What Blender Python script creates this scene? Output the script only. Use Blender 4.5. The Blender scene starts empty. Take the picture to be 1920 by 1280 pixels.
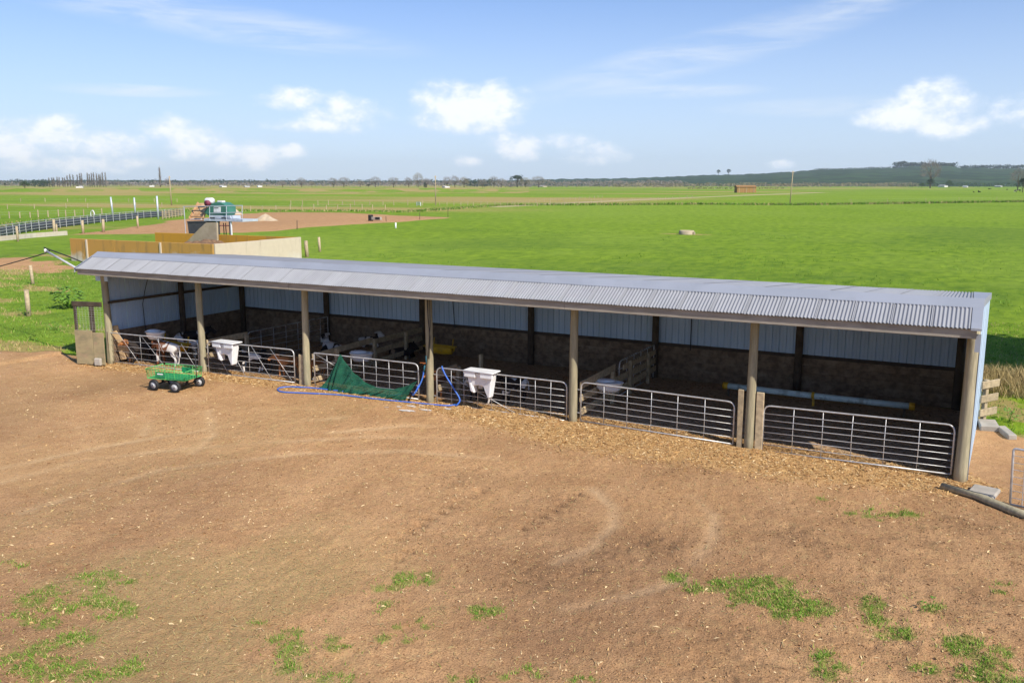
import bpy, bmesh, math, random
import numpy as np
from mathutils import Vector, Matrix

random.seed(7); rng = np.random.default_rng(7)
R = math.radians
scene = bpy.context.scene
col = scene.collection

# ---------------------------------------------------------------- camera
CAM = np.array([-0.0068, -19.9493, 6.0]); FPX = 1655.41
PITCH, ROLL, YAW = 0.176705, 0.000763, -0.482794
_fw = np.array([math.sin(YAW)*math.cos(PITCH), math.cos(YAW)*math.cos(PITCH), -math.sin(PITCH)])
_r = np.array([math.cos(YAW), -math.sin(YAW), 0.0]); _u = np.cross(_r, _fw)
_r2 = math.cos(ROLL)*_r + math.sin(ROLL)*_u; _u2 = -math.sin(ROLL)*_r + math.cos(ROLL)*_u
cd = bpy.data.cameras.new('camera'); cam = bpy.data.objects.new('camera', cd); col.objects.link(cam)
cd.sensor_width = 36.0; cd.lens = FPX/1920*36; cd.clip_start = 0.1; cd.clip_end = 40000
cam.matrix_world = Matrix(((_r2[0], _u2[0], -_fw[0], CAM[0]), (_r2[1], _u2[1], -_fw[1], CAM[1]),
                           (_r2[2], _u2[2], -_fw[2], CAM[2]), (0, 0, 0, 1)))
scene.camera = cam
def ray(x, y): return _fw + _r2*(x-960)/FPX - _u2*(y-640)/FPX
def G(x, y, z=0.0):
    d = ray(x, y); t = (z-CAM[2])/d[2]; return CAM + d*t
def AZEL(x, y):
    d = ray(x, y); d = d/np.linalg.norm(d); return math.atan2(d[0], d[1]), math.asin(d[2])

# ---------------------------------------------------------------- sun and exposure
SUN = Vector((1.0, -0.43, 1.0)).normalized()
sl = bpy.data.lights.new('sun', 'SUN'); sl.energy = 4.2; sl.angle = R(0.55); sl.color = (1.0, 0.93, 0.82)
so = bpy.data.objects.new('sun', sl); col.objects.link(so)
so.rotation_euler = SUN.to_track_quat('Z', 'Y').to_euler(); so.location = (30, -10, 40)
vs = scene.view_settings
vs.view_transform = 'Standard'; vs.look = 'None'; vs.exposure = 0.52; vs.gamma = 1.0; scene.cycles.volume_bounces = 2; vs.use_curve_mapping = False

# ---------------------------------------------------------------- world: sky and clouds
class NT:
    def __init__(s, tree): s.t = tree; s.n = tree.nodes; s.l = tree.links
    def node(s, typ, **kw):
        n = s.n.new(typ)
        for k, v in kw.items(): setattr(n, k, v)
        return n
    def put(s, sock, v):
        if isinstance(v, bpy.types.NodeSocket): s.l.new(v, sock)
        elif v is not None: sock.default_value = v
    def m(s, op, a, b=None, c=None, clamp=False):
        n = s.n.new('ShaderNodeMath'); n.operation = op; n.use_clamp = clamp
        for i, v in enumerate((a, b, c)):
            if v is not None: s.put(n.inputs[i], v)
        return n.outputs[0]
    def vm(s, op, a, b=None):
        n = s.n.new('ShaderNodeVectorMath'); n.operation = op
        s.put(n.inputs[0], a)
        if b is not None: s.put(n.inputs[1], b)
        return n.outputs[0]
    def ss(s, v, lo, hi, a=0.0, b=1.0):
        n = s.n.new('ShaderNodeMapRange'); n.interpolation_type = 'SMOOTHSTEP'
        s.put(n.inputs[0], v); s.put(n.inputs[1], lo); s.put(n.inputs[2], hi); s.put(n.inputs[3], a); s.put(n.inputs[4], b)
        return n.outputs[0]
    def mix(s, f, a, b, mode='MIX'):
        n = s.n.new('ShaderNodeMix'); n.data_type = 'RGBA'; n.blend_type = mode
        s.put(n.inputs[0], f)
        for i, v in ((6, a), (7, b)):
            if isinstance(v, tuple) and len(v) == 3: v = v+(1,)
            s.put(n.inputs[i], v)
        return n.outputs[2]
    def noise(s, vec, scale, detail=4.0, rough=0.55, dist=0.0, out=0):
        n = s.n.new('ShaderNodeTexNoise'); s.put(n.inputs['Vector'], vec); n.inputs['Scale'].default_value = scale
        n.inputs['Detail'].default_value = detail; n.inputs['Roughness'].default_value = rough; n.inputs['Distortion'].default_value = dist
        return n.outputs[out]

world = bpy.data.worlds.new('World'); scene.world = world; world.use_nodes = True
w = NT(world.node_tree); w.n.clear()
sky = w.node('ShaderNodeTexSky', sky_type='NISHITA', sun_disc=False)
sky.sun_elevation = math.asin(SUN.z); sky.sun_rotation = math.atan2(SUN.x, SUN.y)
sky.air_density = 1.0; sky.dust_density = 0.5; sky.ozone_density = 2.5; sky.altitude = 0
tc = w.node('ShaderNodeTexCoord'); dvec = tc.outputs['Generated']
sep = w.node('ShaderNodeSeparateXYZ'); w.put(sep.inputs[0], dvec)
az = w.m('ARCTAN2', sep.outputs[0], sep.outputs[1]); el = w.m('ARCSINE', sep.outputs[2])
PER = R(72.0)                                    # the same run of clouds goes on round the whole horizon
az0 = YAW - PER/2
azw = w.m('WRAP', az, YAW+PER/2, az0)
n1 = w.noise(w.vm('MULTIPLY', dvec, (1, 1, 1.7)), 17.0, 7.0, 0.60)
n2 = w.noise(w.vm('MULTIPLY', dvec, (1, 1, 1.5)), 60.0, 5.0, 0.6)
clouds = [(80, 254, 80, 34), (190, 272, 70, 26), (15, 280, 70, 36), (330, 245, 48, 26), (372, 276, 55, 24), (462, 293, 68, 22),
          (548, 186, 60, 20), (645, 214, 68, 32), (600, 235, 80, 14), (838, 186, 56, 36), (915, 192, 88, 34), (890, 222, 85, 24), (965, 273, 58, 24),
          (1060, 264, 48, 15), (1112, 289, 64, 19), (1742, 196, 74, 36), (1692, 220, 62, 22), (1785, 238, 58, 18), (1912, 206, 40, 26),
          (546, 281, 26, 12), (100, 306, 170, 16), (880, 301, 26, 11), (1460, 308, 30, 9)]
pv_ = w.node('ShaderNodeCombineXYZ'); w.put(pv_.inputs[0], azw); w.put(pv_.inputs[1], el); pv = pv_.outputs[0]
def vdot(p, ux, uy, off, vx=0.0, vy=0.0, off2=None):
    n = w.n.new('ShaderNodeVectorMath'); n.operation = 'MULTIPLY_ADD'; w.put(n.inputs[0], p); n.inputs[1].default_value = (ux, uy, 0); n.inputs[2].default_value = off
    d = w.n.new('ShaderNodeVectorMath'); d.operation = 'DOT_PRODUCT'; w.put(d.inputs[0], n.outputs[0]); w.put(d.inputs[1], n.outputs[0])
    return d.outputs['Value']
S = None
for (x, y, rx, ry) in clouds:
    a, e = AZEL(x, y); ia = FPX/(rx*1.25); ie = FPX/(ry*1.25)
    q = vdot(pv, ia, ie, (-a*ia, -e*ie, 0))
    S = q if S is None else w.m('SMOOTH_MIN', S, q, 0.25)
S = w.m('SUBTRACT', 1.0, S)
body = w.m('ADD', w.m('ADD', S, w.m('MULTIPLY', w.m('SUBTRACT', n1, 0.50), 3.4)), w.m('MULTIPLY', w.m('SUBTRACT', n2, 0.5), 1.1))
cum = w.m('MULTIPLY', w.ss(body, -0.15, 1.15), w.ss(S, -0.9, 0.15))
shade = w.ss(w.m('ADD', body, w.m('MULTIPLY', w.m('SUBTRACT', n2, 0.5), 1.5)), 0.1, 1.3)
# thin high streaks
ci = None; rots = {}
for (x, y, rx, ry, rot) in [(400, 38, 330, 30, -6), (470, 60, 190, 26, -6), (1330, 95, 330, 34, 13), (1500, 45, 260, 24, 13), (1240, 172, 170, 13, 0), (1580, 200, 200, 16, 0), (250, 170, 130, 10, 0)]:
    a, e = AZEL(x, y); c_, s_ = math.cos(R(rot)), math.sin(R(rot))
    if rot not in rots:
        n = w.node('ShaderNodeVectorRotate', rotation_type='Z_AXIS'); w.put(n.inputs['Vector'], pv); n.inputs['Angle'].default_value = -R(rot); rots[rot] = n.outputs[0]
    a2, e2 = a*c_+e*s_, e*c_-a*s_; ia, ie = FPX/rx, FPX/ry
    q = vdot(rots[rot], ia, ie, (-a2*ia, -e2*ie, 0))
    ci = q if ci is None else w.m('MINIMUM', ci, q)
ci = w.ss(ci, 1.6, 0.0)
cn = w.node('ShaderNodeCombineXYZ'); w.put(cn.inputs[0], w.m('ADD', w.m('MULTIPLY', az, 9.0), w.m('MULTIPLY', el, -8.0))); w.put(cn.inputs[1], w.m('MULTIPLY', el, 62.0))
n3 = w.noise(cn.outputs[0], 1.0, 6.0, 0.62, 0.6)
cir = w.m('MULTIPLY', w.m('MULTIPLY', ci, w.ss(n3, 0.25, 0.80)), 0.62)
skyc = w.mix(1.0, sky.outputs[0], (0.78, 1.00, 1.40), 'MULTIPLY')
# the low sky is milky with thin cloud
low = w.ss(el, R(17.0), R(-1.0))
skyc = w.mix(w.m('MULTIPLY', low, 0.62), skyc, (7.3, 8.4, 10.5))
skyc = w.mix(cir, skyc, (8.3, 8.9, 9.8))
ccol = w.mix(shade, (8.4, 9.2, 10.6), (10.7, 10.8, 11.1))
skyc = w.mix(w.m('MULTIPLY', cum, 0.84), skyc, ccol)
bg = w.node('ShaderNodeBackground'); w.put(bg.inputs[0], skyc); bg.inputs[1].default_value = 0.075
bg0 = w.node('ShaderNodeBackground'); w.put(bg0.inputs[0], w.mix(1.0, sky.outputs[0], (0.78, 1.00, 1.40), 'MULTIPLY')); bg0.inputs[1].default_value = 0.075
mx = w.node('ShaderNodeMixShader'); w.put(mx.inputs[0], w.m('GREATER_THAN', el, R(27.0))); w.l.new(bg.outputs[0], mx.inputs[1]); w.l.new(bg0.outputs[0], mx.inputs[2])
wo = w.node('ShaderNodeOutputWorld'); w.l.new(mx.outputs[0], wo.inputs[0])
world.cycles.sampling_method = 'NONE'

# ---------------------------------------------------------------- helpers
def tag(o, label=None, cat=None, group=None, kind=None):
    if label: o['label'] = label
    if cat: o['category'] = cat
    if group: o['group'] = group
    if kind: o['kind'] = kind
    return o
def thing(name, label, cat, loc=(0, 0, 0), rz=0.0, group=None):
    o = bpy.data.objects.new(name, None); col.objects.link(o); o.location = loc; o.rotation_euler = (0, 0, rz)
    o.empty_display_size = 0.2
    return tag(o, label, cat, group)
class MB:
    def __init__(s): s.v = []; s.f = []; s.mi = []
    def add(s, vs, fs, mi=0):
        b = len(s.v); s.v += [tuple(map(float, p)) for p in vs]; s.f += [tuple(b+i for i in f) for f in fs]; s.mi += [mi]*len(fs); return s
    def box(s, c, d, M=None, mi=0):
        x, y, z = d[0]/2, d[1]/2, d[2]/2
        vs = [Vector((a*x, b*y, e*z)) for e in (-1, 1) for a, b in ((-1, -1), (1, -1), (1, 1), (-1, 1))]
        if M is not None: vs = [M @ p for p in vs]
        c = Vector(c)
        return s.add([p+c for p in vs], [(3, 2, 1, 0), (4, 5, 6, 7), (0, 1, 5, 4), (1, 2, 6, 5), (2, 3, 7, 6), (3, 0, 4, 7)], mi)
    def bar(s, a, b, wd, ht, mi=0, up=(0, 0, 1)):
        a, b = Vector(a), Vector(b); d = b-a; L = d.length; x = d/L
        y = Vector(up).cross(x)
        if y.length < 1e-4: y = Vector((0, 1, 0)).cross(x)
        y.normalize(); z = x.cross(y)
        return s.box((a+b)/2, (L, wd, ht), Matrix((x, y, z)).transposed(), mi)
    def tube(s, pts, r, n=8, closed=False, cap=True, mi=0):
        pts = [Vector(p) for p in pts]; k = len(pts)
        rs = r if isinstance(r, (list, tuple)) else [r]*k
        vs = []; ref = None
        for i in range(k):
            if closed: t = pts[(i+1) % k]-pts[i-1]
            else: t = pts[min(i+1, k-1)]-pts[max(i-1, 0)]
            t.normalize()
            if ref is None:
                ref = Vector((0, 0, 1)) if abs(t.z) < 0.9 else Vector((1, 0, 0))
            a = ref - t*ref.dot(t); a.normalize(); ref = a; b = t.cross(a)
            for j in range(n):
                th = 2*math.pi*j/n; vs.append(pts[i]+(a*math.cos(th)+b*math.sin(th))*rs[i])
        fs = []
        for i in range(k if closed else k-1):
            for j in range(n):
                i2 = (i+1) % k
                fs.append((i*n+j, i*n+(j+1) % n, i2*n+(j+1) % n, i2*n+j))
        if cap and not closed:
            fs.append(tuple(range(n-1, -1, -1))); fs.append(tuple((k-1)*n+j for j in range(n)))
        return s.add(vs, fs, mi)
    def lathe(s, prof, n=16, c=(0, 0, 0), axis='z', mi=0):
        vs = []; k = len(prof)
        for (r, z) in prof:
            for j in range(n):
                th = 2*math.pi*j/n; p = (r*math.cos(th), r*math.sin(th), z)
                if axis == 'y': p = (p[0], p[2], p[1])
                if axis == 'x': p = (p[2], p[0], p[1])
                vs.append((p[0]+c[0], p[1]+c[1], p[2]+c[2]))
        fs = [(i*n+j, i*n+(j+1) % n, (i+1)*n+(j+1) % n, (i+1)*n+j) for i in range(k-1) for j in range(n)]
        return s.add(vs, fs, mi)
    def prism(s, poly, z0, z1, mi=0):
        n = len(poly); vs = [(x, y, z0) for x, y in poly]+[(x, y, z1) for x, y in poly]
        return s.add(vs, [tuple(range(n-1, -1, -1)), tuple(range(n, 2*n))]+[(i, (i+1) % n, n+(i+1) % n, n+i) for i in range(n)], mi)
    def mesh(s, name, mats, smooth=False):
        me = bpy.data.meshes.new(name); me.from_pydata(s.v, [], s.f); me.update()
        for m in (mats if isinstance(mats, (list, tuple)) else [mats]): me.materials.append(m)
        if any(s.mi): me.polygons.foreach_set('material_index', s.mi)
        if smooth: me.polygons.foreach_set('use_smooth', [True]*len(me.polygons))
        return me
    def build(s, name, mats, parent=None, smooth=False, loc=None, rot=None):
        return link(name, s.mesh(name, mats, smooth), parent, loc, rot)
def link(name, me, parent=None, loc=None, rot=None):
    o = bpy.data.objects.new(name, me); col.objects.link(o)
    if parent: o.parent = parent
    if loc is not None: o.location = loc
    if rot is not None: o.rotation_euler = rot
    return o
def soft(o, width=0.006, seg=1):
    m = o.modifiers.new('bevel', 'BEVEL'); m.width = width; m.segments = seg; m.limit_method = 'ANGLE'; return o
def copy_tree(o, parent=None):
    c = o.copy(); col.objects.link(c); c.parent = parent
    for ch in o.children: copy_tree(ch, c)
    return c
def rpath(pts, rad, n=5):
    """polyline with rounded inner corners; rad per inner corner"""
    pts = [Vector(p) for p in pts]; out = [pts[0]]
    for i in range(1, len(pts)-1):
        rr = rad[i-1] if isinstance(rad, (list, tuple)) else rad
        a = (pts[i-1]-pts[i]); b = (pts[i+1]-pts[i]); rr = min(rr, a.length*.45, b.length*.45)
        if rr < 1e-4: out.append(pts[i]); continue
        p0 = pts[i]+a.normalized()*rr; p1 = pts[i]+b.normalized()*rr
        for k in range(n+1):
            t = k/n; out.append(p0*(1-t)**2+pts[i]*2*t*(1-t)+p1*t*t)
    out.append(pts[-1]); return out

# ---------------------------------------------------------------- materials
def bsdf(name):
    m = bpy.data.materials.new(name); m.use_nodes = True; t = NT(m.node_tree); t.n.clear()
    b = t.node('ShaderNodeBsdfPrincipled'); o = t.node('ShaderNodeOutputMaterial'); t.l.new(b.outputs[0], o.inputs[0])
    return m, t, b
def mat(name, c1, c2=None, rough=0.7, metal=0.0, scale=4.0, stretch=(1, 1, 1), bump=0.0, bscale=30.0, spec=0.35, objvar=0.0, detail=5.0, lo=0.35, hi=0.65, wear=None, wscale=2.0, wamt=0.6):
    m, t, b = bsdf(name); c2 = c2 or tuple(x*0.78 for x in c1)
    tcn = t.node('ShaderNodeTexCoord'); vec = t.vm('MULTIPLY', tcn.outputs['Object'], stretch)
    oi = t.node('ShaderNodeObjectInfo')
    vec = t.vm('ADD', vec, t.vm('SCALE', oi.outputs['Location'], None)) if False else vec
    off = t.node('ShaderNodeCombineXYZ'); t.put(off.inputs[0], t.m('MULTIPLY', oi.outputs['Random'], 37.0)); t.put(off.inputs[1], t.m('MULTIPLY', oi.outputs['Random'], 91.0))
    vec = t.vm('ADD', vec, off.outputs[0])
    c = t.mix(t.ss(t.noise(vec, scale, detail, 0.6), lo, hi), c1, c2)
    if wear: c = t.mix(t.m('MULTIPLY', t.ss(t.noise(vec, wscale, 6.0, 0.65), 0.5, 0.68), wamt), c, wear)
    if objvar:
        k = t.m('ADD', t.m('MULTIPLY', oi.outputs['Random'], objvar), 1-objvar/2)
        cc = t.node('ShaderNodeCombineXYZ')
        for i in range(3): t.put(cc.inputs[i], k)
        c = t.mix(1.0, c, cc.outputs[0], 'MULTIPLY')
    t.put(b.inputs['Base Color'], c)
    b.inputs['Roughness'].default_value = rough; b.inputs['Metallic'].default_value = metal; b.inputs['Specular IOR Level'].default_value = spec
    if bump:
        bn = t.node('ShaderNodeBump'); bn.inputs['Strength'].default_value = bump; bn.inputs['Distance'].default_value = 0.02
        t.put(bn.inputs['Height'], t.noise(vec, bscale, 4.0, 0.6)); t.put(b.inputs['Normal'], bn.outputs[0])
    return m
MT = {}
MT['pole'] = mat('pole timber', (0.40, 0.345, 0.22), (0.29, 0.255, 0.165), rough=0.85, scale=3, stretch=(6, 6, .6), bump=0.35, bscale=16, objvar=0.25, wear=(.20, .2, .12), wscale=1.2)
MT['timber'] = mat('weathered timber', (0.47, 0.37, 0.23), (0.33, 0.26, 0.165), rough=0.85, scale=3, stretch=(3, 3, 3), bump=0.3, objvar=0.3)
MT['greytimber'] = mat('grey timber', (0.36, 0.32, 0.26), (0.27, 0.24, 0.195), rough=0.85, scale=3, stretch=(.6, 3, 3), bump=0.3)
MT['newtimber'] = mat('pale timber', (0.55, 0.38, 0.20), (0.42, 0.29, 0.16), rough=0.8, scale=3, stretch=(5, 5, 1), bump=0.2, objvar=0.2)
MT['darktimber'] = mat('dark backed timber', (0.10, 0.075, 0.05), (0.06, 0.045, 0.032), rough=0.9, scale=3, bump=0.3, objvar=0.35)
MT['plank'] = mat('stained plank', (0.125, 0.084, 0.053), (0.235, 0.165, 0.105), rough=0.95, scale=6, stretch=(1, 1, 1), bump=0.5, bscale=14, objvar=0.12, wear=(.36, .29, .21), wscale=2.2, wamt=.45)
MT['roof'] = mat('roof iron', (0.305, 0.31, 0.325), (0.275, 0.28, 0.295), rough=0.55, metal=0.08, scale=1.2, stretch=(3, .7, 1), objvar=0.06, spec=0.25, wear=(.22, .22, .225), wscale=1.6, wamt=.22)
MT['flash'] = mat('flashing', (0.32, 0.34, 0.385), (0.285, 0.305, 0.345), rough=0.55, metal=0.08, scale=.8, spec=0.25)
MT['wall'] = mat('wall iron', (0.50, 0.63, 0.77), (0.44, 0.56, 0.69), rough=0.55, metal=0.0, scale=1.0, stretch=(1, 1, .3), objvar=0.10, spec=0.2)
MT['galv'] = mat('galvanised steel', (0.62, 0.62, 0.61), (0.46, 0.46, 0.46), rough=0.42, metal=0.45, scale=9, spec=0.5, wear=(.3, .25, .2), wscale=4, wamt=.35)
MT['concrete'] = mat('concrete', (0.42, 0.38, 0.32), (0.33, 0.30, 0.25), rough=0.9, scale=3, bump=0.3)
# ---------------------------------------------------------------- ground
def vnoise(x, y, seed=0):
    xi = np.floor(x).astype(np.int64); yi = np.floor(y).astype(np.int64); fx = x-xi; fy = y-yi
    fx = fx*fx*(3-2*fx); fy = fy*fy*(3-2*fy)
    def h(a, b):
        n = (a*374761393 + b*668265263 + seed*1442695041) & 0xffffffff
        n = ((n ^ (n >> 13))*1274126177) & 0xffffffff
        return ((n ^ (n >> 16)) & 0xffff)/65535.0
    return (h(xi, yi)*(1-fx)+h(xi+1, yi)*fx)*(1-fy)+(h(xi, yi+1)*(1-fx)+h(xi+1, yi+1)*fx)*fy
def fbm(x, y, seed=0, oct=4):
    s = 0; a = 0.5; t = 0
    for i in range(oct): s = s+a*vnoise(x*2**i, y*2**i, seed+i); t += a; a *= 0.5
    return s/t
def sst(v, lo, hi):
    t = np.clip((v-lo)/(hi-lo), 0, 1); return t*t*(3-2*t)
def inpoly(x, y, poly):
    r = np.zeros(x.shape, bool); n = len(poly); j = n-1
    for i in range(n):
        xi, yi = poly[i]; xj, yj = poly[j]
        c = ((yi > y) != (yj > y)) & (x < (xj-xi)*(y-yi)/((yj-yi)+1e-12)+xi); r ^= c; j = i
    return r
def pdist(x, y, line, closed=False):
    d = np.full(x.shape, 1e9); L = list(line)+([line[0]] if closed else [])
    for (ax, ay), (bx, by) in zip(L[:-1], L[1:]):
        dx, dy = bx-ax, by-ay; t = np.clip(((x-ax)*dx+(y-ay)*dy)/(dx*dx+dy*dy+1e-12), 0, 1)
        d = np.minimum(d, np.hypot(x-ax-t*dx, y-ay-t*dy))
    return d
def sdf(x, y, poly):
    d = pdist(x, y, poly, True); return np.where(inpoly(x, y, poly), -d, d)
def gp(l): return [tuple(G(*q)[:2]) for q in l]
YARD = [(-120, -60), (-120, -9), (-70, -5.0), (-45, -3.0), (-33, -2.0), (-30.4, -0.9), (-29.6, 0.3), (-28.2, 0.8), (-26.1, 0.6), (-26.1, 6.4), (0.4, 6.4),
        (0.45, 4.6), (1.3, 4.2), (3, 3.6), (8, 3.0), (25, 0), (40, -60)]
DIRT2 = gp([(60, 444), (195, 430), (345, 412), (420, 402), (500, 398), (640, 399), (740, 403), (845, 408), (760, 415), (660, 424), (560, 429), (450, 436), (330, 437), (200, 441)])
MUD = gp([(-60, 492), (0, 482), (60, 484), (128, 492), (150, 512), (80, 516), (20, 506), (-60, 515)])
TROUGHP = G(1287, 439)[:2]
LANE = gp([(930, 388), (1050, 381.5), (1180, 375.5), (1310, 370), (1420, 365.5), (1540, 361)])
DRAIN = gp([(945, 384.5), (1120, 384), (1300, 383), (1480, 384), (1650, 382), (1920, 378), (2200, 376)])
PALE = [gp(l) for l in ([(0, 905), (160, 862), (330, 842), (520, 828), (700, 820), (880, 824)], [(0, 878), (200, 835), (420, 800), (640, 785)], [(40, 960), (300, 880), (560, 850), (760, 846), (930, 860)],
        [(1110, 915), (1150, 950), (1150, 985), (1110, 1025), (1040, 1055)], [(1300, 930), (1338, 965), (1335, 1010), (1300, 1055)], [(1060, 1140), (1130, 1128), (1200, 1110), (1280, 1085)],
        [(620, 812), (760, 800), (900, 806)], [(390, 770), (400, 815), (360, 850)], [(150, 800), (280, 780), (270, 815)])]
# green tufts growing on the yard: centre and half-size in the photograph, share of cover
TUFTS = [(35, 1057, 18, 8, 14), (200, 1085, 55, 18, 60), (120, 1120, 90, 22, 70), (190, 1140, 65, 20, 90), (70, 1150, 55, 25, 60), (135, 1195, 35, 14, 45), (80, 1212, 25, 10, 18), (60, 1250, 75, 30, 90), (160, 1265, 90, 22, 60), (246, 1252, 20, 13, 34),
         (775, 1083, 40, 14, 46), (730, 1095, 25, 14, 18), (905, 1146, 32, 12, 40), (730, 1145, 40, 20, 12), (545, 1210, 25, 30, 34), (635, 1205, 16, 16, 14), (540, 1246, 16, 13, 26), (520, 1205, 20, 12, 14), (490, 1166, 14, 8, 8),
         (1270, 1081, 18, 9, 34), (1296, 1103, 18, 9, 24), (1365, 1098, 40, 14, 50), (1440, 1110, 60, 28, 200), (1485, 1140, 40, 22, 130), (1535, 1140, 26, 16, 40), (1400, 1125, 40, 18, 40), (1632, 1132, 18, 14, 34), (1640, 1162, 18, 12, 34),
         (1690, 1188, 40, 12, 44), (1808, 1210, 36, 22, 90), (1546, 1228, 16, 12, 30), (1560, 1258, 30, 14, 34), (1748, 1140, 22, 9, 22), (1690, 961, 30, 7, 40), (1640, 968, 20, 6, 12), (1620, 952, 16, 6, 10), (1590, 962, 14, 5, 8), (1870, 1235, 30, 20, 40), (1830, 1262, 40, 16, 50), (1730, 1255, 30, 10, 20), (1890, 1275, 40, 20, 60), (1880, 1105, 30, 12, 14), (1540, 930, 20, 5, 6),
         (980, 1265, 40, 14, 16), (870, 1270, 30, 12, 12), (760, 1190, 60, 40, 16), (620, 1270, 60, 14, 16), (1110, 1275, 40, 10, 8)]
tuft_pts = []
for (x, y, rx, ry, n) in TUFTS:
    for k in range(max(2, int(n*.38))):
        a = random.uniform(0, 6.283); q = math.sqrt(random.random())
        g = G(x+rx*q*math.cos(a), y+ry*q*math.sin(a)); tuft_pts.append((g[0], g[1], random.choice((.04, .06, .08, .12))))
TP = np.array(tuft_pts)
CHURN = [G(x, y)[:2].tolist()+[r] for (x, y, r) in [(1100, 1060, .8), (1180, 1040, .9), (1240, 1020, .7), (1020, 1085, .6), (1500, 1230, 1.3), (1420, 1260, 1.1), (1620, 1220, 1.2), (1780, 1120, 1.2), (1700, 1010, 1.0), (1500, 1000, .9), (1320, 870, 1.0), (1240, 850, .8), (880, 905, .8), (1800, 1260, 1.2), (1850, 980, 1.2), (1650, 1120, .8)]]
TREAD = [gp([(745, 1012), (800, 975), (850, 945), (905, 918)]), gp([(975, 992), (1040, 952), (1085, 925)]), gp([(740, 1050), (770, 1030)])]
XP = [-27, -26.04, -21.69, -17.36, -13.02, -8.68, -4.34, 0.1, 1.2]; ZP = [-.08, -.10, .05, .07, .07, .06, 0.0, -.08, -.10]
def crown(x, y): return np.interp(x, XP, ZP)*np.exp(-((y-0.2)/3.2)**2)*(np.abs(x+13) < 16)
def ground_data(x, y):
    """masks and height of the ground at world x, y (arrays)"""
    d = np.hypot(x-CAM[0], y-CAM[1])
    nb = fbm(x*.55, y*.55, 3, 4)-.5; nf = fbm(x*.06, y*.06, 9, 4)-.5; nl = fbm(x*.9, y*.9, 21, 3)
    near = d < 120
    dirt = sst(-(sdf(x, y, YARD)+nb*2.4*np.clip(d/30, .3, 1)*(np.hypot(x+13, np.clip(y-3, 0, 9)) > 12.9)), -.25, .35)
    dirt = np.maximum(dirt, sst(-(sdf(x, y, DIRT2)+nf*9), -1.0, 2.5))
    dirt = np.maximum(dirt, .8*sst(-(sdf(x, y, MUD)+nb*5), -.6, 1.2))
    green = np.zeros_like(x); m = d < 24
    if m.any():
        xs, ys = x[m], y[m]; g = np.zeros_like(xs)
        for (tx, ty, tr) in TP:
            k = (np.abs(xs-tx) < .6) & (np.abs(ys-ty) < .6)
            if k.any(): g[k] = np.maximum(g[k], np.exp(-(((xs[k]-tx)**2+(ys[k]-ty)**2)/(tr*1.4)**2)))
        green[m] = g
    depth = np.interp(x, [-30, -27, -25, -21, -17, -13, -11, -8, -3, 0, .5, 1], [0, .6, 1.1, 1.0, .7, .7, 1.6, 2.9, 2.4, 1.4, .5, 0])
    chips = sst(1-np.abs((y+.15-.0*depth)/np.maximum(depth, .01)), 0.0, .75)*(y < .8)*(x > -28)*(x < .9)
    chips = np.where(depth < .05, 0, chips)*np.clip(.55+nl, 0, 1)
    pale = np.zeros_like(x); m = d < 45
    for l in PALE:
        if m.any(): pale[m] = np.maximum(pale[m], np.exp(-(pdist(x[m], y[m], l)/.13)**2)*np.clip(1.6*fbm(x[m]*.8, y[m]*.8, 5, 3)-.25, 0, 1))
    lane = np.exp(-(pdist(x, y, LANE)/(2.0+d*.004))**2)*(d < 900)
    dry = np.zeros_like(x)
    # rough ground left of the shed, towards the bunker
    left = (x < -26.5) & (x > -75) & (y > -3) & (y < 30)
    dry = np.where(left, np.clip((fbm(x*.22, y*.5, 31, 4)-.44)*3.5, 0, 1)*sst(-x, 26.5, 30)*np.where(y < 2, 1.2, 1.0), dry)
    # farther paddocks: drier strips, the stop bank
    dry = np.maximum(dry, np.where(d > 130, np.clip((fbm(x*.006+7, y*.02, 41, 5)-.45)*3.4, 0, .85)*sst(-x, 40, 130), 0))
    azr = np.arctan2(x-CAM[0], y-CAM[1])-YAW
    dry = np.maximum(dry, np.where((d > 560) & (azr < .02), np.clip((fbm(azr*45, d*.016, 43, 5)-.38)*4.5, 0, 1), 0))
    dry = np.maximum(dry, np.where(d > 1050, .55*np.clip((fbm(azr*30, d*.004, 47, 4)-.40)*4, 0, 1), 0))
    # worn ring round the trough, right-hand bank
    dry = np.maximum(dry, .85*np.exp(-(((x-TROUGHP[0])/4.2)**2+((y-TROUGHP[1]+.3)/1.6)**2)**2))
    dry = np.maximum(dry, np.where((x > -2) & (y > 3.2) & (y < 11), np.clip((fbm(x*1.1, y*.8, 51, 4)-.38)*3.5, 0, 1), 0))
    rank = np.exp(-(pdist(x, y, DRAIN)/(1.2+d*.002))**2)*(d > 150)
    rank = np.maximum(rank, np.where((d > 40) & (d < 140), .45*np.clip((fbm(x*.045+3, y*.05, 61, 5)-.53)*5, 0, 1), 0))
    churn_shade = np.zeros_like(x)
    for (cx, cy, cr) in CHURN: churn_shade = np.maximum(churn_shade, np.exp(-(((x-cx)**2+(y-cy)**2)/cr**2)))
    churn_shade = .6*churn_shade*np.clip(fbm(x*2.2, y*2.2, 71, 3)*2.2-.5, 0, 1)
    straw = np.where(d < 16, sst(-(y+x*.5), 11.8, 14.8)*sst(fbm(x*.7, y*.7, 81, 3), .34, .6), 0)
    straw = np.maximum(straw, np.where((d < 40) & (y < -1) & (x < -14), .3*sst(fbm(x*.35, y*.35, 83, 3), .45, .65), 0))
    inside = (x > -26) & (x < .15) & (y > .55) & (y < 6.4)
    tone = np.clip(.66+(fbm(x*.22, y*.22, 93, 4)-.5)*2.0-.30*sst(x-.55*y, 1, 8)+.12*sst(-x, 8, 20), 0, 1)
    light = np.clip(.5+(fbm(x*.02, y*.012, 91, 4)-.5)*1.6+sst(d, 60, 220)*.35-(d < 62)*.05, 0, 1)
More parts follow.
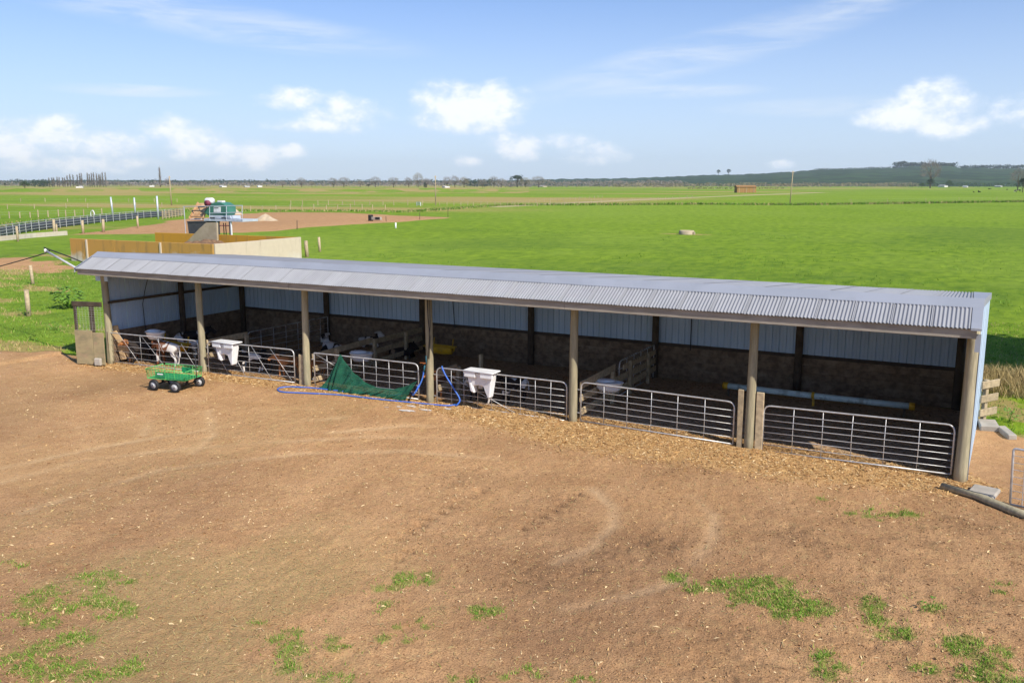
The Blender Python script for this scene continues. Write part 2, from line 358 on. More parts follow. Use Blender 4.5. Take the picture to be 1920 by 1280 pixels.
    light = np.where((dirt > .5) & (d < 60), tone, light)
    z = crown(x, y)
    az = np.clip(1-d/60, 0, 1)
    lump = (fbm(x*3.1, y*3.1, 101, 3)-.5)*.045+(fbm(x*9, y*9, 111, 2)-.5)*.040*(d < 24)
    z = z+dirt*lump*az*(1+1.3*churn_shade)+(1-dirt)*(fbm(x*1.2, y*1.2, 121, 3)-.5)*.10*np.clip(1-d/150, 0, 1)
    z = z+churn_shade*(fbm(x*7, y*7, 131, 2)-.5)*.06-.02*np.clip(pale, 0, 1)*(d < 40)
    if (d < 26).any():
        m = d < 26
        for l in TREAD:
            q = np.exp(-(pdist(x[m], y[m], l)/.13)**2); (ax, ay), (bx, by) = l[0], l[-1]; L = math.hypot(bx-ax, by-ay); s_ = ((x[m]-ax)*(bx-ax)+(y[m]-ay)*(by-ay))/L
            churn_shade[m] = np.maximum(churn_shade[m], q*(np.sin(s_*6.283/.34) > .2)*.9)  # tread dents also darkened in colour, shade painted into them
            z[m] = z[m]-.08*q*np.clip(np.sin(s_*6.283/.34), 0, 1)
    # stop bank far left, dip of the drain, soil bank right of the shed
    z = z+np.where(azr < .03, 2.2*np.exp(-((d-760-60*azr)/50)**2)*sst(-azr, -.03, .05)*(.7+.6*fbm(azr*60, d*.0, 141, 3)), 0)
    z = z-.5*np.exp(-(pdist(x, y, DRAIN)/2.5)**2)*(d > 150)
    z = z+.35*np.exp(-((y-8.9)/.8)**2)*sst(x, -3, .5)*(.7+.6*fbm(x*.8, y*.8, 151, 3))
    return dict(dirt=dirt, green=green, chips=chips, pale=pale, lane=lane, dry=dry, rank=rank, churn_shade=churn_shade, straw=straw, inside=inside.astype(float), light=light, z=z, d=d)
nd = 640
th = np.concatenate([np.linspace(YAW-R(35), YAW+R(35), nd), np.linspace(YAW+R(35), YAW+R(325), 74)[1:-1]])
rr = np.concatenate([np.linspace(.5, 7.6, 6), np.geomspace(8.0, 60, 400), np.geomspace(60, 9500, 330)[1:]])
TH, RR = np.meshgrid(th, rr); X = (CAM[0]+np.sin(TH)*RR).ravel(); Y = (CAM[1]+np.cos(TH)*RR).ravel()
gd = ground_data(X, Y)
nr, nc = RR.shape
idx = np.arange(nr*nc).reshape(nr, nc); a = idx[:-1, :]; b = np.roll(idx, -1, 1)[:-1, :]; c = np.roll(idx, -1, 1)[1:, :]; d_ = idx[1:, :]
quads = np.stack([a, d_, c, b], -1).reshape(-1, 4)
V = np.stack([X, Y, gd['z']], -1)
V = np.vstack([V, [[CAM[0], CAM[1], 0.0]]])
me = bpy.data.meshes.new('ground')
fan = np.array([[nr*nc, i, (i+1) % nc] for i in range(nc)])
nv, nq = len(V), len(quads)
me.vertices.add(nv); me.vertices.foreach_set('co', V.astype(np.float32).ravel())
loops = np.concatenate([quads.ravel(), fan.ravel()]); me.loops.add(len(loops)); me.loops.foreach_set('vertex_index', loops.astype(np.int32))
starts = np.concatenate([np.arange(nq)*4, nq*4+np.arange(len(fan))*3]); me.polygons.add(len(starts)); me.polygons.foreach_set('loop_start', starts.astype(np.int32))
me.polygons.foreach_set('use_smooth', np.ones(len(starts), bool)); me.update(calc_edges=True); me.validate()
def setattr4(name, ch):
    at = me.attributes.new(name, 'FLOAT_COLOR', 'POINT'); arr = np.zeros((nv, 4), np.float32)
    for i, k in enumerate(ch): arr[:-1, i] = gd[k]
    at.data.foreach_set('color', arr.ravel())
setattr4('ga', ['dirt', 'green', 'chips', 'pale']); setattr4('gb', ['dry', 'rank', 'churn_shade', 'light']); setattr4('gc', ['straw', 'lane', 'inside', 'inside'])
gm, t, bs = bsdf('ground material')
pos = t.node('ShaderNodeNewGeometry').outputs['Position']
def attr(n):
    q = t.node('ShaderNodeAttribute'); q.attribute_name = n; s_ = t.node('ShaderNodeSeparateColor'); t.l.new(q.outputs['Color'], s_.inputs[0])
    return s_.outputs[0], s_.outputs[1], s_.outputs[2], q.outputs['Alpha']
dirt, green, chips, pale = attr('ga'); dry, rank, churn_shade, light = attr('gb'); straw, lane, inside, _ = attr('gc')
nA = t.noise(pos, 0.9, 5, .6); nB = t.noise(pos, 7.0, 5, .65); nC = t.noise(pos, 38.0, 4, .65); nD = t.noise(pos, 2.6, 4, .6)
nS = t.noise(t.vm('MULTIPLY', pos, (1, 2.2, 1)), 24.0, 4, .7, 1.2)
nF = t.noise(t.vm('MULTIPLY', pos, (1.0, .42, 1)), 1.1, 6, .68); nG = t.noise(pos, .12, 4, .6); nH = t.noise(pos, 0.016, 4, .6)
soil = t.mix(t.ss(nA, .3, .7), (0.405, 0.228, 0.120), (0.505, 0.300, 0.166))
soil = t.mix(t.m('MULTIPLY', t.ss(nB, .42, .75), .55), soil, (0.53, 0.325, 0.165))
soil = t.mix(t.m('MULTIPLY', t.ss(nC, .50, .64), .85), soil, (0.23, 0.125, 0.06))
soil = t.mix(t.m('MULTIPLY', t.ss(t.m('ADD', nS, t.m('MULTIPLY', t.m('SUBTRACT', nD, .5), .5)), .575, .68), .75), soil, (0.62, 0.43, 0.21))
soil = t.mix(t.m('MULTIPLY', churn_shade, t.ss(nB, .3, .6)), soil, (0.165, 0.10, 0.06))
soil = t.mix(t.m('MULTIPLY', pale, .62), soil, (0.58, 0.40, 0.245))
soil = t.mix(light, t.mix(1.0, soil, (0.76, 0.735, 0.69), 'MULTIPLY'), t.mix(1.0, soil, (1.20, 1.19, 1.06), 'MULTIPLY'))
strawc = t.mix(nC, (0.44, 0.32, 0.14), (0.33, 0.25, 0.10))
soil = t.mix(t.m('MULTIPLY', straw, t.ss(nS, .40, .62)), soil, strawc)
chipc = t.mix(t.ss(nC, .35, .65), (0.42, 0.24, 0.10), (0.60, 0.37, 0.16))
soil = t.mix(t.ss(t.m('ADD', chips, t.m('MULTIPLY', t.m('SUBTRACT', nB, .5), .9)), .2, .65), soil, chipc)
bed = t.mix(t.ss(nB, .35, .65), (0.34, 0.24, 0.15), (0.52, 0.37, 0.235))
soil = t.mix(t.m('MULTIPLY', inside, .9), soil, bed)
g1 = t.mix(t.ss(nF, .30, .70), (0.090, 0.180, 0.012), (0.195, 0.315, 0.022))
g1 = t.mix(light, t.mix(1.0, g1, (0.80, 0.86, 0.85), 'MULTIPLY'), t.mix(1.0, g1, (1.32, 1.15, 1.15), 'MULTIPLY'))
g1 = t.mix(t.m('MULTIPLY', t.ss(nG, .45, .75), .30), g1, (0.20, 0.30, 0.03))
g1 = t.mix(t.m('MULTIPLY', t.ss(nH, .42, .62), .35), g1, (0.24, 0.33, 0.05))
nI = t.noise(pos, .55, 5, .66); nJ = t.noise(pos, .19, 4, .6)
g1 = t.mix(t.m('MULTIPLY', t.ss(nI, .50, .66), .34), g1, (0.058, 0.130, 0.012))
g1 = t.mix(t.m('MULTIPLY', t.ss(nJ, .52, .66), .40), g1, (0.225, 0.315, 0.040))
g1 = t.mix(t.m('MULTIPLY', t.ss(nC, .55, .72), .40), g1, (0.035, 0.085, 0.010))
g1 = t.mix(t.m('MULTIPLY', rank, t.ss(nB, .3, .6)), g1, (0.055, 0.12, 0.018))
dryc = t.mix(nB, (0.40, 0.30, 0.11), (0.30, 0.26, 0.08))
g1 = t.mix(t.ss(t.m('ADD', dry, t.m('MULTIPLY', t.m('SUBTRACT', nF, .5), .8)), .30, .85), g1, dryc)
g1 = t.mix(lane, g1, (0.46, 0.37, 0.22))
tuft = t.mix(nB, (0.09, 0.19, 0.02), (0.16, 0.28, 0.03))
soil = t.mix(t.m('MULTIPLY', t.ss(t.m('ADD', green, t.m('MULTIPLY', t.m('SUBTRACT', nC, .5), .9)), .45, 1.0), .6), soil, tuft)
dm = t.ss(t.m('ADD', dirt, t.m('MULTIPLY', t.m('SUBTRACT', nB, .5), .7)), .30, .70)
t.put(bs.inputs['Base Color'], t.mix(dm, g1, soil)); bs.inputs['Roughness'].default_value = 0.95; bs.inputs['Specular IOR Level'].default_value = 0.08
bn = t.node('ShaderNodeBump'); bn.inputs['Strength'].default_value = 0.75; bn.inputs['Distance'].default_value = 0.05
t.put(bn.inputs['Height'], t.m('ADD', t.m('ADD', nC, t.m('MULTIPLY', nB, 1.2)), t.m('MULTIPLY', nF, t.m('MULTIPLY', t.m('SUBTRACT', 1.0, dm), 3.0)))); t.put(bs.inputs['Normal'], bn.outputs[0])
me.materials.append(gm)
tag(link('ground', me), kind='structure')
def gz(x, y):
    return float(np.interp(x, XP, ZP)*math.exp(-((y-0.2)/3.2)**2)) if abs(x+13) < 16 else 0.0
# ---------------------------------------------------------------- calf shed
BAY = 4.3393; DEP = 6.337; XL = -26.52; XR = 0.20; EY, EZ = -0.72, 3.215; PY_, PZ = 0.20, 3.68; BY, BZ = 6.62, 3.14
PX = [-26.07, -21.65, -17.37, -13.02, -8.72, -4.28, 0.09]
PB = [gz(x, 0) for x in PX]
shed = thing('calf_shed', 'long open fronted calf shed with corrugated iron roof and round timber posts', 'shed', (0, 0, 0))
def corr_mesh(W, L, pitch=0.0762, amp=0.014, seg=8):
    n = int(round(W/pitch))*seg; mb = MB(); vs = []
    for k in range(2):
        for i in range(n+1):
            x = W*i/n; vs.append((x, L*k, amp*math.cos(2*math.pi*i/seg)))
    return mb.add(vs, [(i, i+1, n+2+i, n+1+i) for i in range(n)]).mesh('roof_sheet', MT['roof'], True)
NS = 36; SW = (XR-0.16-XL)/NS
Lf = math.hypot(PY_-EY, PZ-EZ); af = math.atan2(PZ-EZ, PY_-EY)
Lb = math.hypot(BY-PY_, BZ-PZ); ab = math.atan2(BZ-PZ, BY-PY_)
mf = corr_mesh(SW+.03, Lf); mbk = corr_mesh(SW+.03, Lb)
for i in range(NS):
    dz = .004 if i % 2 else 0
    link('roof_sheet', mf, shed, (XL+i*SW, EY, EZ+dz), (af, 0, 0))
    link('roof_sheet', mbk, shed, (XL+i*SW, PY_, PZ+dz), (ab, 0, 0))
# ridge cap: folded flashing in lengths
capl = (XR-XL)/9
for i in range(9):
    mb = MB(); x0, x1 = i*capl, (i+1)*capl+.03; lift = .004 if i % 2 else 0
    prof = [(-.30*math.cos(af), -.30*math.sin(af)+.022), (-.02, .026), (0, .040), (.02, .026), (.40, .40*math.tan(ab)+.022), (.405, .40*math.tan(ab)+.008)]
    prof = [(prof[0][0]-.006, prof[0][1]-.016)]+prof
    vs = [(x, y, z+lift) for x in (x0, x1) for y, z in prof]; n = len(prof)
    mb.add(vs, [(k, k+1, n+k+1, n+k) for k in range(n-1)]).build('ridge_cap', MT['flash'], shed, loc=(XL, PY_, PZ))
# right barge flashing (folds over the end of the roof) and left one
def barge(x0, x1, side):
    mb = MB()
    for (y0, z0, y1, z1) in ((EY-.012, EZ+.016, PY_, PZ+.018), (PY_, PZ+.018, BY+.01, BZ+.018)):
        f0, f1 = (max(0, y0)*.036, max(0, y1)*.036) if side > 0 else (0, 0)
        mb.add([(x0, y0, z0), (x1+f0, y0, z0), (x1+f1, y1, z1), (x0, y1, z1), (side+f0, y0, z0-.16), (side+f1, y1, z1-.16)], [(0, 1, 2, 3), (1, 4, 5, 2) if side > 0 else (0, 3, 5, 4)])
    mb.build('barge_flashing', MT['flash'], shed)
barge(XR-.17, XR+.02, XR+.022); barge(XL-.02, XL+.05, XL-.022)
mb = MB(); mb.add([(XR-.17, EY-.014, EZ+.014), (XR+.02, EY-.014, EZ+.014), (XR+.02, EY-.014, EZ-.03), (XR-.17, EY-.014, EZ-.03)], [(0, 1, 2, 3)]).build('flashing_return', MT['flash'], shed)
# eave beam in three lengths, front posts, rafters
for x0, x1 in ((XL+.03, PX[2]+.02), (PX[2]+.025, PX[4]+.02), (PX[4]+.025, XR-.06)):
    soft(MB().box(((x0+x1)/2, EY+.09, EZ-.108), (x1-x0, .05, .19)).build('eave_beam', MT['greytimber'], shed))
rad = [.115, .105, .105, .105, .105, .105, .125]
for i, x in enumerate(PX):
    zb = PB[i]-.25; n = 9; lean = random.uniform(-.03, .03)
    pts = []; rs = []
    for k in range(n):
        q = k/(n-1); z = zb+(3.28-zb)*q
        pts.append((math.sin(q*3+i)*.012+lean*q*(i not in (0, 6)), .02*math.sin(q*4+i*2), z)); rs.append(rad[i]*(1.06-.14*q)*(1+.02*math.sin(q*17+i)))
    MB().tube(pts, rs, 14).build('post', MT['pole'], shed, True, loc=(x, .02, 0))
    bx = (i-6)*BAY if i else -6*BAY+.05
    # roof rafter pair bolted to the post
    s_ = -.16 if i else .16
    soft(MB().bar((x+s_, EY+.13, EZ-.10), (x+s_, PY_, PZ-.12), .05, .15).build('rafter', MT['newtimber'], shed))
    soft(MB().bar((x+s_, PY_+.002, PZ-.12), (x+s_, BY-.2, BZ-.13), .05, .19).build('rafter', MT['timber'], shed))
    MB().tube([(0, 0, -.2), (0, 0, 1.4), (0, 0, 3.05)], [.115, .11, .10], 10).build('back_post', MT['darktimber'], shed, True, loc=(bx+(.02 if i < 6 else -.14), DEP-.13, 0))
for k in range(6):
    y = .9+k*.95; zz = PZ+(y-PY_)*math.tan(ab)-.055
    MB().box(((XL+XR)/2, y, zz), (XR-XL-.2, .05, .07)).build('purlin', MT['timber'], shed)
# trapezoid wall cladding: one sheet per metre or so, each its own object
def wall_mesh(W, zb, zt0, zt1, rib=.20, d=.028):
    n = max(1, int(round(W/rib))); rb = W/n; xs = []
    for k in range(n):
        o = k*rb; xs += [(o, 0), (o+rb*.36, 0), (o+rb*.44, .006), (o+rb*.52, 0), (o+rb*.80, 0), (o+rb*.86, d), (o+rb*.94, d)]
    xs.append((W, 0)); vs = []
    for kz in (0, 1):
        for (x, y) in xs: vs.append((x, y, zb if kz == 0 else zt0+(zt1-zt0)*x/W))
    m = len(xs); return MB().add(vs, [(i, i+1, m+i+1, m+i) for i in range(m-1)]).mesh('wall_sheet', MT['wall'])
nb_ = 32; wb = 6*BAY/nb_; ms = wall_mesh(wb, .95, 3.12, 3.12)
for i in range(nb_): link('wall_sheet', ms, shed, (-6*BAY+i*wb, DEP+(.003 if i % 2 else 0), 0))
def ztop(y): return (EZ+(y-EY)*math.tan(af) if y < PY_ else PZ+(y-PY_)*math.tan(ab))-.03
# left end wall (seen from inside) and right end wall, clad to the ground outside
ny = 8; wy = (DEP-.05)/ny
for i in range(ny):
    y0 = .05+i*wy; link('wall_sheet', wall_mesh(wy, .90, ztop(y0), ztop(y0+wy)), shed, (-6*BAY-.03+(.003 if i % 2 else 0), y0, 0), (0, 0, math.pi/2))
    q = math.atan2(.23, 6.6); y1 = .06+i*(wy-.025)
    link('wall_sheet', wall_mesh(wy-.025, -.12, ztop(y1)+.045, ztop(y1+wy-.025)+.045), shed, (.215+(y1-.06)*.035-(.003 if i % 2 else 0), y1, 0), (0, 0, math.pi/2-q))
for dx in (-.32,):   # small panel of the gable in front of the left post, under the eave
    link('wall_sheet', wall_mesh(.62, 2.75, 3.12, 3.12), shed, (XL+.12, -.05, 0))
# corner flashing right front
MB().box((0, 0, 0), (.012, .10, 3.0)).build('corner_flashing', MT['flash'], shed, loc=(.226, .03, 1.45))
MB().box((0, 0, 0), (.10, .012, .36)).build('corner_flashing', MT['flash'], shed, loc=(.175, -.56, 2.92))
# girts, kick boards
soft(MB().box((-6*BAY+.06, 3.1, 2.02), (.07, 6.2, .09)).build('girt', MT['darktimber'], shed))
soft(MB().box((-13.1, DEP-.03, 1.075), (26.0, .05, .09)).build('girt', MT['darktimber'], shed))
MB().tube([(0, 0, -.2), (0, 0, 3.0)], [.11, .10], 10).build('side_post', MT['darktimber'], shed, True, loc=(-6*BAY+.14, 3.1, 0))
pm = {}
for i in range(6):
    for k in range(5):
        j = random.uniform(-.006, .006); me_ = pm.get(k)
        if me_ is None: me_ = pm[k] = MB().box((0, 0, 0), (BAY-.008, .04, .2215)).mesh('plank', MT['plank'])
        link('plank', me_, shed, ((i-5.5)*BAY, DEP-.02+j, .02+k*.223))
    if i < 3:
        for k in range(5):
            me_ = pm.get('s') or MB().box((0, 0, 0), (.04, 2.106, .2215)).mesh('plank', MT['plank']); pm['s'] = me_
            link('plank', me_, shed, (-6*BAY+.02+random.uniform(-.006, .006), .98+i*2.112, .02+k*.223))
            link('plank', me_, shed, (.10+.035*(i*2.1), 1.0+i*2.112, .02+k*.223))
# pairs of short boards on the fifth post, one beside the third post
for (x, y, wdt, h, mt) in ((PX[5]-.22, -.02, .13, 1.36, 'timber'), (PX[5]+.21, .0, .17, 1.34, 'timber'), (PX[2]-.20, .0, .17, .92, 'newtimber')):
    soft(MB().box((0, 0, h/2-.1), (wdt, .06, h+.2)).build('bump_board', MT['timber'], shed, loc=(x, y, gz(x, y)), rot=(0, R(random.uniform(-1, 1)), 0)), .01)
soft(MB().bar((-25.96, .16, 1.0), (-25.40, .42, .02), .05, .20).build('brace_board', MT['newtimber'], shed), .01)
soft(MB().bar((-25.99, .25, 1.2), (-25.75, .3, .02), .05, .22).build('brace_board', MT['newtimber'], shed), .01)
# cables down the walls
def cable(pts, r=.012): MB().tube(pts, r, 6).build('cable', MT['black'], shed, True)
MT['black'] = mat('black rubber', (0.015, 0.016, 0.018), (0.03, 0.03, 0.03), rough=0.6, scale=6)
cable([(-25.98, 1.75, 3.4), (-25.96, 1.72, 2.7), (-25.96, 1.55, 2.25), (-25.96, 1.42, 1.8), (-25.96, 1.45, 1.05), (-25.96, 1.5, .7)])
cable([(-16.15, DEP-.06, 3.05), (-16.12, DEP-.06, 2.2), (-16.02, DEP-.06, 1.0)])
cable([(-7.55, DEP-.06, 3.05), (-7.55, DEP-.06, .95)], .014)
cable([(PX[3]+.02, -.10, 3.15), (PX[3]+.05, -.105, 2.4), (PX[3]+.10, -.09, 1.9), (PX[3]+.06, -.11, 1.3)], .013)
cable([(PX[3]+.09, -.08, 3.15), (PX[3]+.10, -.08, 2.2), (PX[3]+.03, -.11, 1.3)], .009)
# ---------------------------------------------------------------- yard objects
MT['white'] = mat('white plastic', (0.80, 0.81, 0.82), (0.72, 0.73, 0.74), rough=0.45, scale=3, wear=(.55, .52, .46), wscale=3, wamt=.3)
MT['yellow'] = mat('yellow plastic', (0.75, 0.44, 0.02), (0.58, 0.33, 0.02), rough=0.5, scale=4, wear=(.25, .17, .06), wscale=3, wamt=.6)
MT['bluehose'] = mat('blue hose', (0.035, 0.13, 0.55), (0.06, 0.16, 0.50), rough=0.45, scale=5)
MT['cartgreen'] = mat('green paint', (0.12, 0.52, 0.14), (0.08, 0.40, 0.12), rough=0.45, scale=8)
MT['cartdark'] = mat('dark green paint', (0.02, 0.26, 0.10), (0.015, 0.2, 0.08), rough=0.45, scale=8)
MT['teal'] = mat('pale teal pipe', (0.62, 0.76, 0.76), (0.52, 0.68, 0.69), rough=0.5, scale=4, wear=(.2, .2, .17), wscale=2)
MT['netting'] = mat('green shade cloth', (0.010, 0.085, 0.050), (0.014, 0.125, 0.070), rough=0.85, scale=6, bump=.4, bscale=60)
MT['ply'] = mat('weathered plywood', (0.36, 0.29, 0.16), (0.25, 0.21, 0.12), rough=0.9, scale=2, stretch=(1, 1, 2), wear=(.40, .27, .17), wscale=2.2, wamt=.6)
MT['rust'] = mat('orange brass', (0.62, 0.20, 0.06), rough=0.5)
MT['grey'] = mat('grey pvc', (0.50, 0.51, 0.52), (0.42, 0.43, 0.44), rough=0.5)
MT['wire'] = MT['galv']; MT['darkblue_pipe'] = mat('teal pipe', (.02, .12, .16), rough=.5)

def gate(label, x0, x1, y, zl, zr, h, rnd, verts, nr, diags=(), r=.019, wr=.011, thickv=(), group='steel gates across the shed front', y1=None, name='pipe_gate'):
    L = x1-x0; t_ = thing(name, label, 'gate', (x0, y, zl), 0 if y1 is None else math.atan2(y1-y, x1-x0), group)
    if y1 is not None: L = math.hypot(x1-x0, y1-y)
    sl_ = (zr-zl)/L
    P = lambda u, v: (u*L, 0, v*h+sl_*u*L)
    fr = rpath([P(0, 0), P(0, 1), P(1, 1), P(1, 0)], [.17 if rnd[0] else .03, .17 if rnd[1] else .03])
    MB().tube(fr, r, 8).build('frame', MT['galv'], t_, True)
    MB().tube([P(0, 0), P(1, 0)], r*.9, 8).build('bottom_rail', MT['galv'], t_, True)
    for k in range(nr):
        v = (k+1)/(nr+1)*.96; pts = [P(0, v)]
        for q in (.25, .5, .75): a = P(q, v); pts.append((a[0], random.uniform(-.006, .006), a[2]+random.uniform(-.008, .005)))
        MB().tube(pts+[P(1, v)], wr, 6).build('rail', MT['galv'], t_, True)
    for u in verts: MB().tube([P(u, 0), (P(u, .5)[0]+random.uniform(-.01, .01), .006, P(u, .5)[2]), P(u, 1)], wr*1.3 if u in thickv else wr*1.05, 6).build('stay', MT['galv'], t_, True)
    for (u0, v0, u1, v1) in diags:
        a, b = P(u0, v0), P(u1, v1); MB().tube([(a[0], -.012, a[2]), (b[0], -.012, b[2])], wr*1.05, 6).build('brace', MT['galv'], t_, True)
    for v in (.2, .8): MB().tube([(-.09, 0, P(0, v)[2]), (0, 0, P(0, v)[2])], .013, 6).build('hinge', MT['galv'], t_)
    return t_
gate('wire braced pipe gate at the left end of the shed, behind the green cart', -26.02, -21.82, .02, -.02, .04, 1.0, (0, 1), (.36, .57), 4, ((.12, .98, .34, .02), (.38, .98, .62, .05), (.55, .98, .62, .5), (.82, .85, .97, .08)), wr=.0062)
gate('diagonally braced pipe gate carrying a white feeder, right of the green cart', -21.42, -17.86, .03, .06, .10, 1.0, (1, 1), (.49,), 5, ((.06, .95, .24, .02), (.30, .75, .44, .02), (.53, .98, .74, .02), (.74, .98, .97, .04)), wr=.0068)
gate('wire gate with green shade cloth draped over it', -17.08, -13.40, .02, .08, .10, 1.0, (0, 1), (.13, .37, .49, .61, .73, .86), 4, ((.02, .97, .20, .70),), wr=.007, thickv=(.49, .73))
gate('wire gate with white feeder and blue hose hooked over it', -12.80, -8.90, .02, .06, .05, 1.0, (1, 1), (.12, .22, .33, .44, .55, .66, .77, .885), 5, ((.13, .78, .62, .03),), wr=.0075)
gate('clean five bar pipe gate in the bay with the white bucket feeder', -8.52, -4.66, .03, .10, .03, 1.0, (1, 1), (.16, .32, .48, .65, .82), 5, wr=.0085)
gate('pipe gate at the right end of the shed, before the teal pipe', -3.99, -.09, .02, -.02, .02, 1.06, (1, 1), (.17, .33, .49, .66, .83), 6, wr=.009)
gate('thin pipe gate set back inside the first pen divider', -21.62, -21.55, 2.0, .04, .04, 1.0, (1, 0), (.15, .3, .45, .6, .75, .9), 4, wr=.008, y1=6.1, group='inner pen gates')
gate('low pipe gate inside the divider beside the fourth pen', -8.70, -8.66, 3.2, .05, .05, 1.0, (1, 0), (.2, .4, .6, .8), 4, wr=.008, y1=6.1, group='inner pen gates')

def divider(label, x, y0, y1, rails, posts, pw=.13):
    t_ = thing('pen_divider', label, 'fence', (x, 0, 0), 0, 'timber pen dividers inside the shed')
    for (z, a, b, hgt) in rails: soft(MB().box((random.uniform(-.02, .02), (a+b)/2, z), (.045, b-a, hgt), Matrix.Rotation(R(random.uniform(-.8, .8)), 3, 'X')).build('rail', MT['timber'], t_), .008)
    for (y, h) in posts: soft(MB().box((.075, y, h/2-.1), (.10, pw, h+.2)).build('post', MT['timber'], t_), .012)
    return t_
divider('timber rail divider running back from the second post', -21.60, .15, 2, [(.98, .15, 1.95, .20), (.55, .15, 1.95, .18)], [(1.85, 1.0)])
divider('three rail timber divider between the second and third pens, below black and white calves', -17.30, .2, 6, [(.93, .2, 3.2, .18), (.88, 3.22, 6.1, .17), (.55, .2, 6.1, .17), (.22, .2, 6.1, .15)], [(1.25, 1.0), (3.2, 1.0), (5.0, .95)])
divider('low broken timber rail divider behind the yellow trough', -12.95, .3, 6, [(.80, .35, 1.3, .22), (.40, .3, 3.0, .18)], [(1.3, .85), (2.6, .98)])
divider('timber rail divider left of the empty pen, behind the white bucket feeder', -8.62, .2, 6, [(.98, .2, 2.6, .20), (.60, .2, 6.1, .18), (.30, .2, 6.1, .18), (.85, 3.3, 6.1, .15)], [(2.3, .95), (3.7, 1.0), (5.3, .95)])

# ---- white feeders that hook over the gates
def feeder(label, x, y, z, W=.80):
    t_ = thing('calf_feeder', label, 'feeder', (x, y, z), 0, 'white feeders hooked over the gates')
    h = W/2; mb = MB()
    # body: two lobes with an arch between them
    prof = [(-h+.02, 0), (-h+.10, -.52), (-h+.22, -.56), (-.20, -.36), (-.04, -.33), (.10, -.36), (h-.26, -.46), (h-.17, -.66), (h-.10, -.64), (h-.02, 0)]
    n = len(prof); vs = [(px, -.20 if pz > -.05 else -.15, pz) for px, pz in prof]+[(px, .12 if pz > -.05 else .05, pz) for px, pz in prof]
    mb.add(vs, [tuple(range(n-1, -1, -1)), tuple(range(n, 2*n))]+[(i, i+1, n+i+1, n+i) for i in range(n-1)])
    soft(mb.build('body', MT['white'], t_), .03, 3)
    for (a, b) in ((-h-.03, -.09), (.05, h+.03)):
        soft(MB().box(((a+b)/2, -.225, -.03), (b-a, .05, .17)).build('front_panel', MT['white'], t_), .02, 2)
    mb = MB().box((0, -.05, .055), (W+.10, .42, .02)); soft(mb.build('lid', MT['white'], t_), .012, 2)
    mb = MB(); mb.tube(rpath([(-h-.05, -.26, .05), (h+.05, -.26, .05), (h+.05, .16, .05), (-h-.05, .16, .05), (-h-.05, -.26, .05)], .03), .018, 6); mb.build('rim', MT['white'], t_, True)
    for k in range(5): MB().tube([(-.3+k*.15, -.02, -.30), (-.3+k*.15, .11, -.31)], [.018, .012], 6).build('teat', MT['rust'], t_)
    return t_
feeder('white plastic calf feeder hooked on the braced gate right of the cart', -20.47, -.03, 1.09)
feeder('white plastic calf feeder hooked on the gate beside the blue hose', -11.33, -.03, 1.08)

def bucket_feeder(label, x, y, z, rz, group='white bucket feeders inside the pens'):
    t_ = thing('bucket_feeder', label, 'feeder', (x, y, z), rz, group)
    mb = MB(); mb.lathe([(.02, 0), (.20, .01), (.26, .10), (.29, .24), (.31, .25), (.31, .27), (.27, .26), (.24, .12), (.02, .05)], 20)
    o = mb.build('tub', MT['white'], t_, True); o.scale = (1.25, .8, 1)
    mb = MB(); mb.lathe([(.30, .265), (.28, .30), (.16, .325), (.02, .33)], 20); o = mb.build('cover', MT['white'], t_, True); o.scale = (.9, .6, 1); o.location = (-.1, .04, 0)
    MB().bar((-.25, .22, .05), (-.25, .22, .30), .1, .05).build('bracket', MT['white'], t_)
    return t_
bucket_feeder('white bucket feeder hung behind the shade cloth gate', *G(678, 677, .62)[:2], .62, .3)
bucket_feeder('white bucket feeder on the divider of the empty pen, behind the clean gate', *G(1142, 734, .60)[:2], .60, .2)
bucket_feeder('blue white bucket feeder above the yellow trough in the left pen', *G(292, 636, .80)[:2], .80, .1)

def trough(label, x, y, z, W, rz=0):
    t_ = thing('yellow_trough', label, 'trough', (x, y, z), rz, 'yellow plastic feed troughs')
    mb = MB(); n = 12; secs = []
    for (xx, sc, lift) in ((-W/2, .55, .10), (-W/2+.06, .9, .01), (-W/4, 1, 0), (W/4, 1, 0), (W/2-.06, .9, .01), (W/2, .55, .10)):
        ring = []
        for k in range(n+1):
            a = math.pi*k/n; ring.append((xx, -math.cos(a)*.20*(sc if lift else 1), .26-math.sin(a)*.26*sc))
        secs.append(ring)
    vs = [p for r_ in secs for p in r_]; m_ = n+1
    fs = [(i*m_+k, i*m_+k+1, (i+1)*m_+k+1, (i+1)*m_+k) for i in range(len(secs)-1) for k in range(n)]+[tuple(range(m_)), tuple(range((len(secs)-1)*m_+n, (len(secs)-1)*m_-1, -1))]
    o = mb.add(vs, fs).build('tub', MT['yellow'], t_, True); sm = o.modifiers.new('solid', 'SOLIDIFY'); sm.thickness = .015
    MB().tube(rpath([(-W/2, -.21, .26), (W/2, -.21, .26), (W/2, .21, .26), (-W/2, .21, .26), (-W/2, -.21, .26)], .05), .022, 6).build('rim', MT['yellow'], t_, True)
    for sx in (-W/2+.15, W/2-.15): MB().bar((sx, .19, .26), (sx, .24, .5), .05, .012, up=(1, 0, 0)).build('hook', MT['yellow'], t_)
    return t_
g = G(322, 652, .45); trough('long yellow trough behind the calves in the left pen', g[0], g[1], .36, 1.5, -.05)
g = G(826, 662, .45); trough('short yellow trough hung behind the post with the tap', g[0]-.02, g[1], .42, 1.05, -.02)

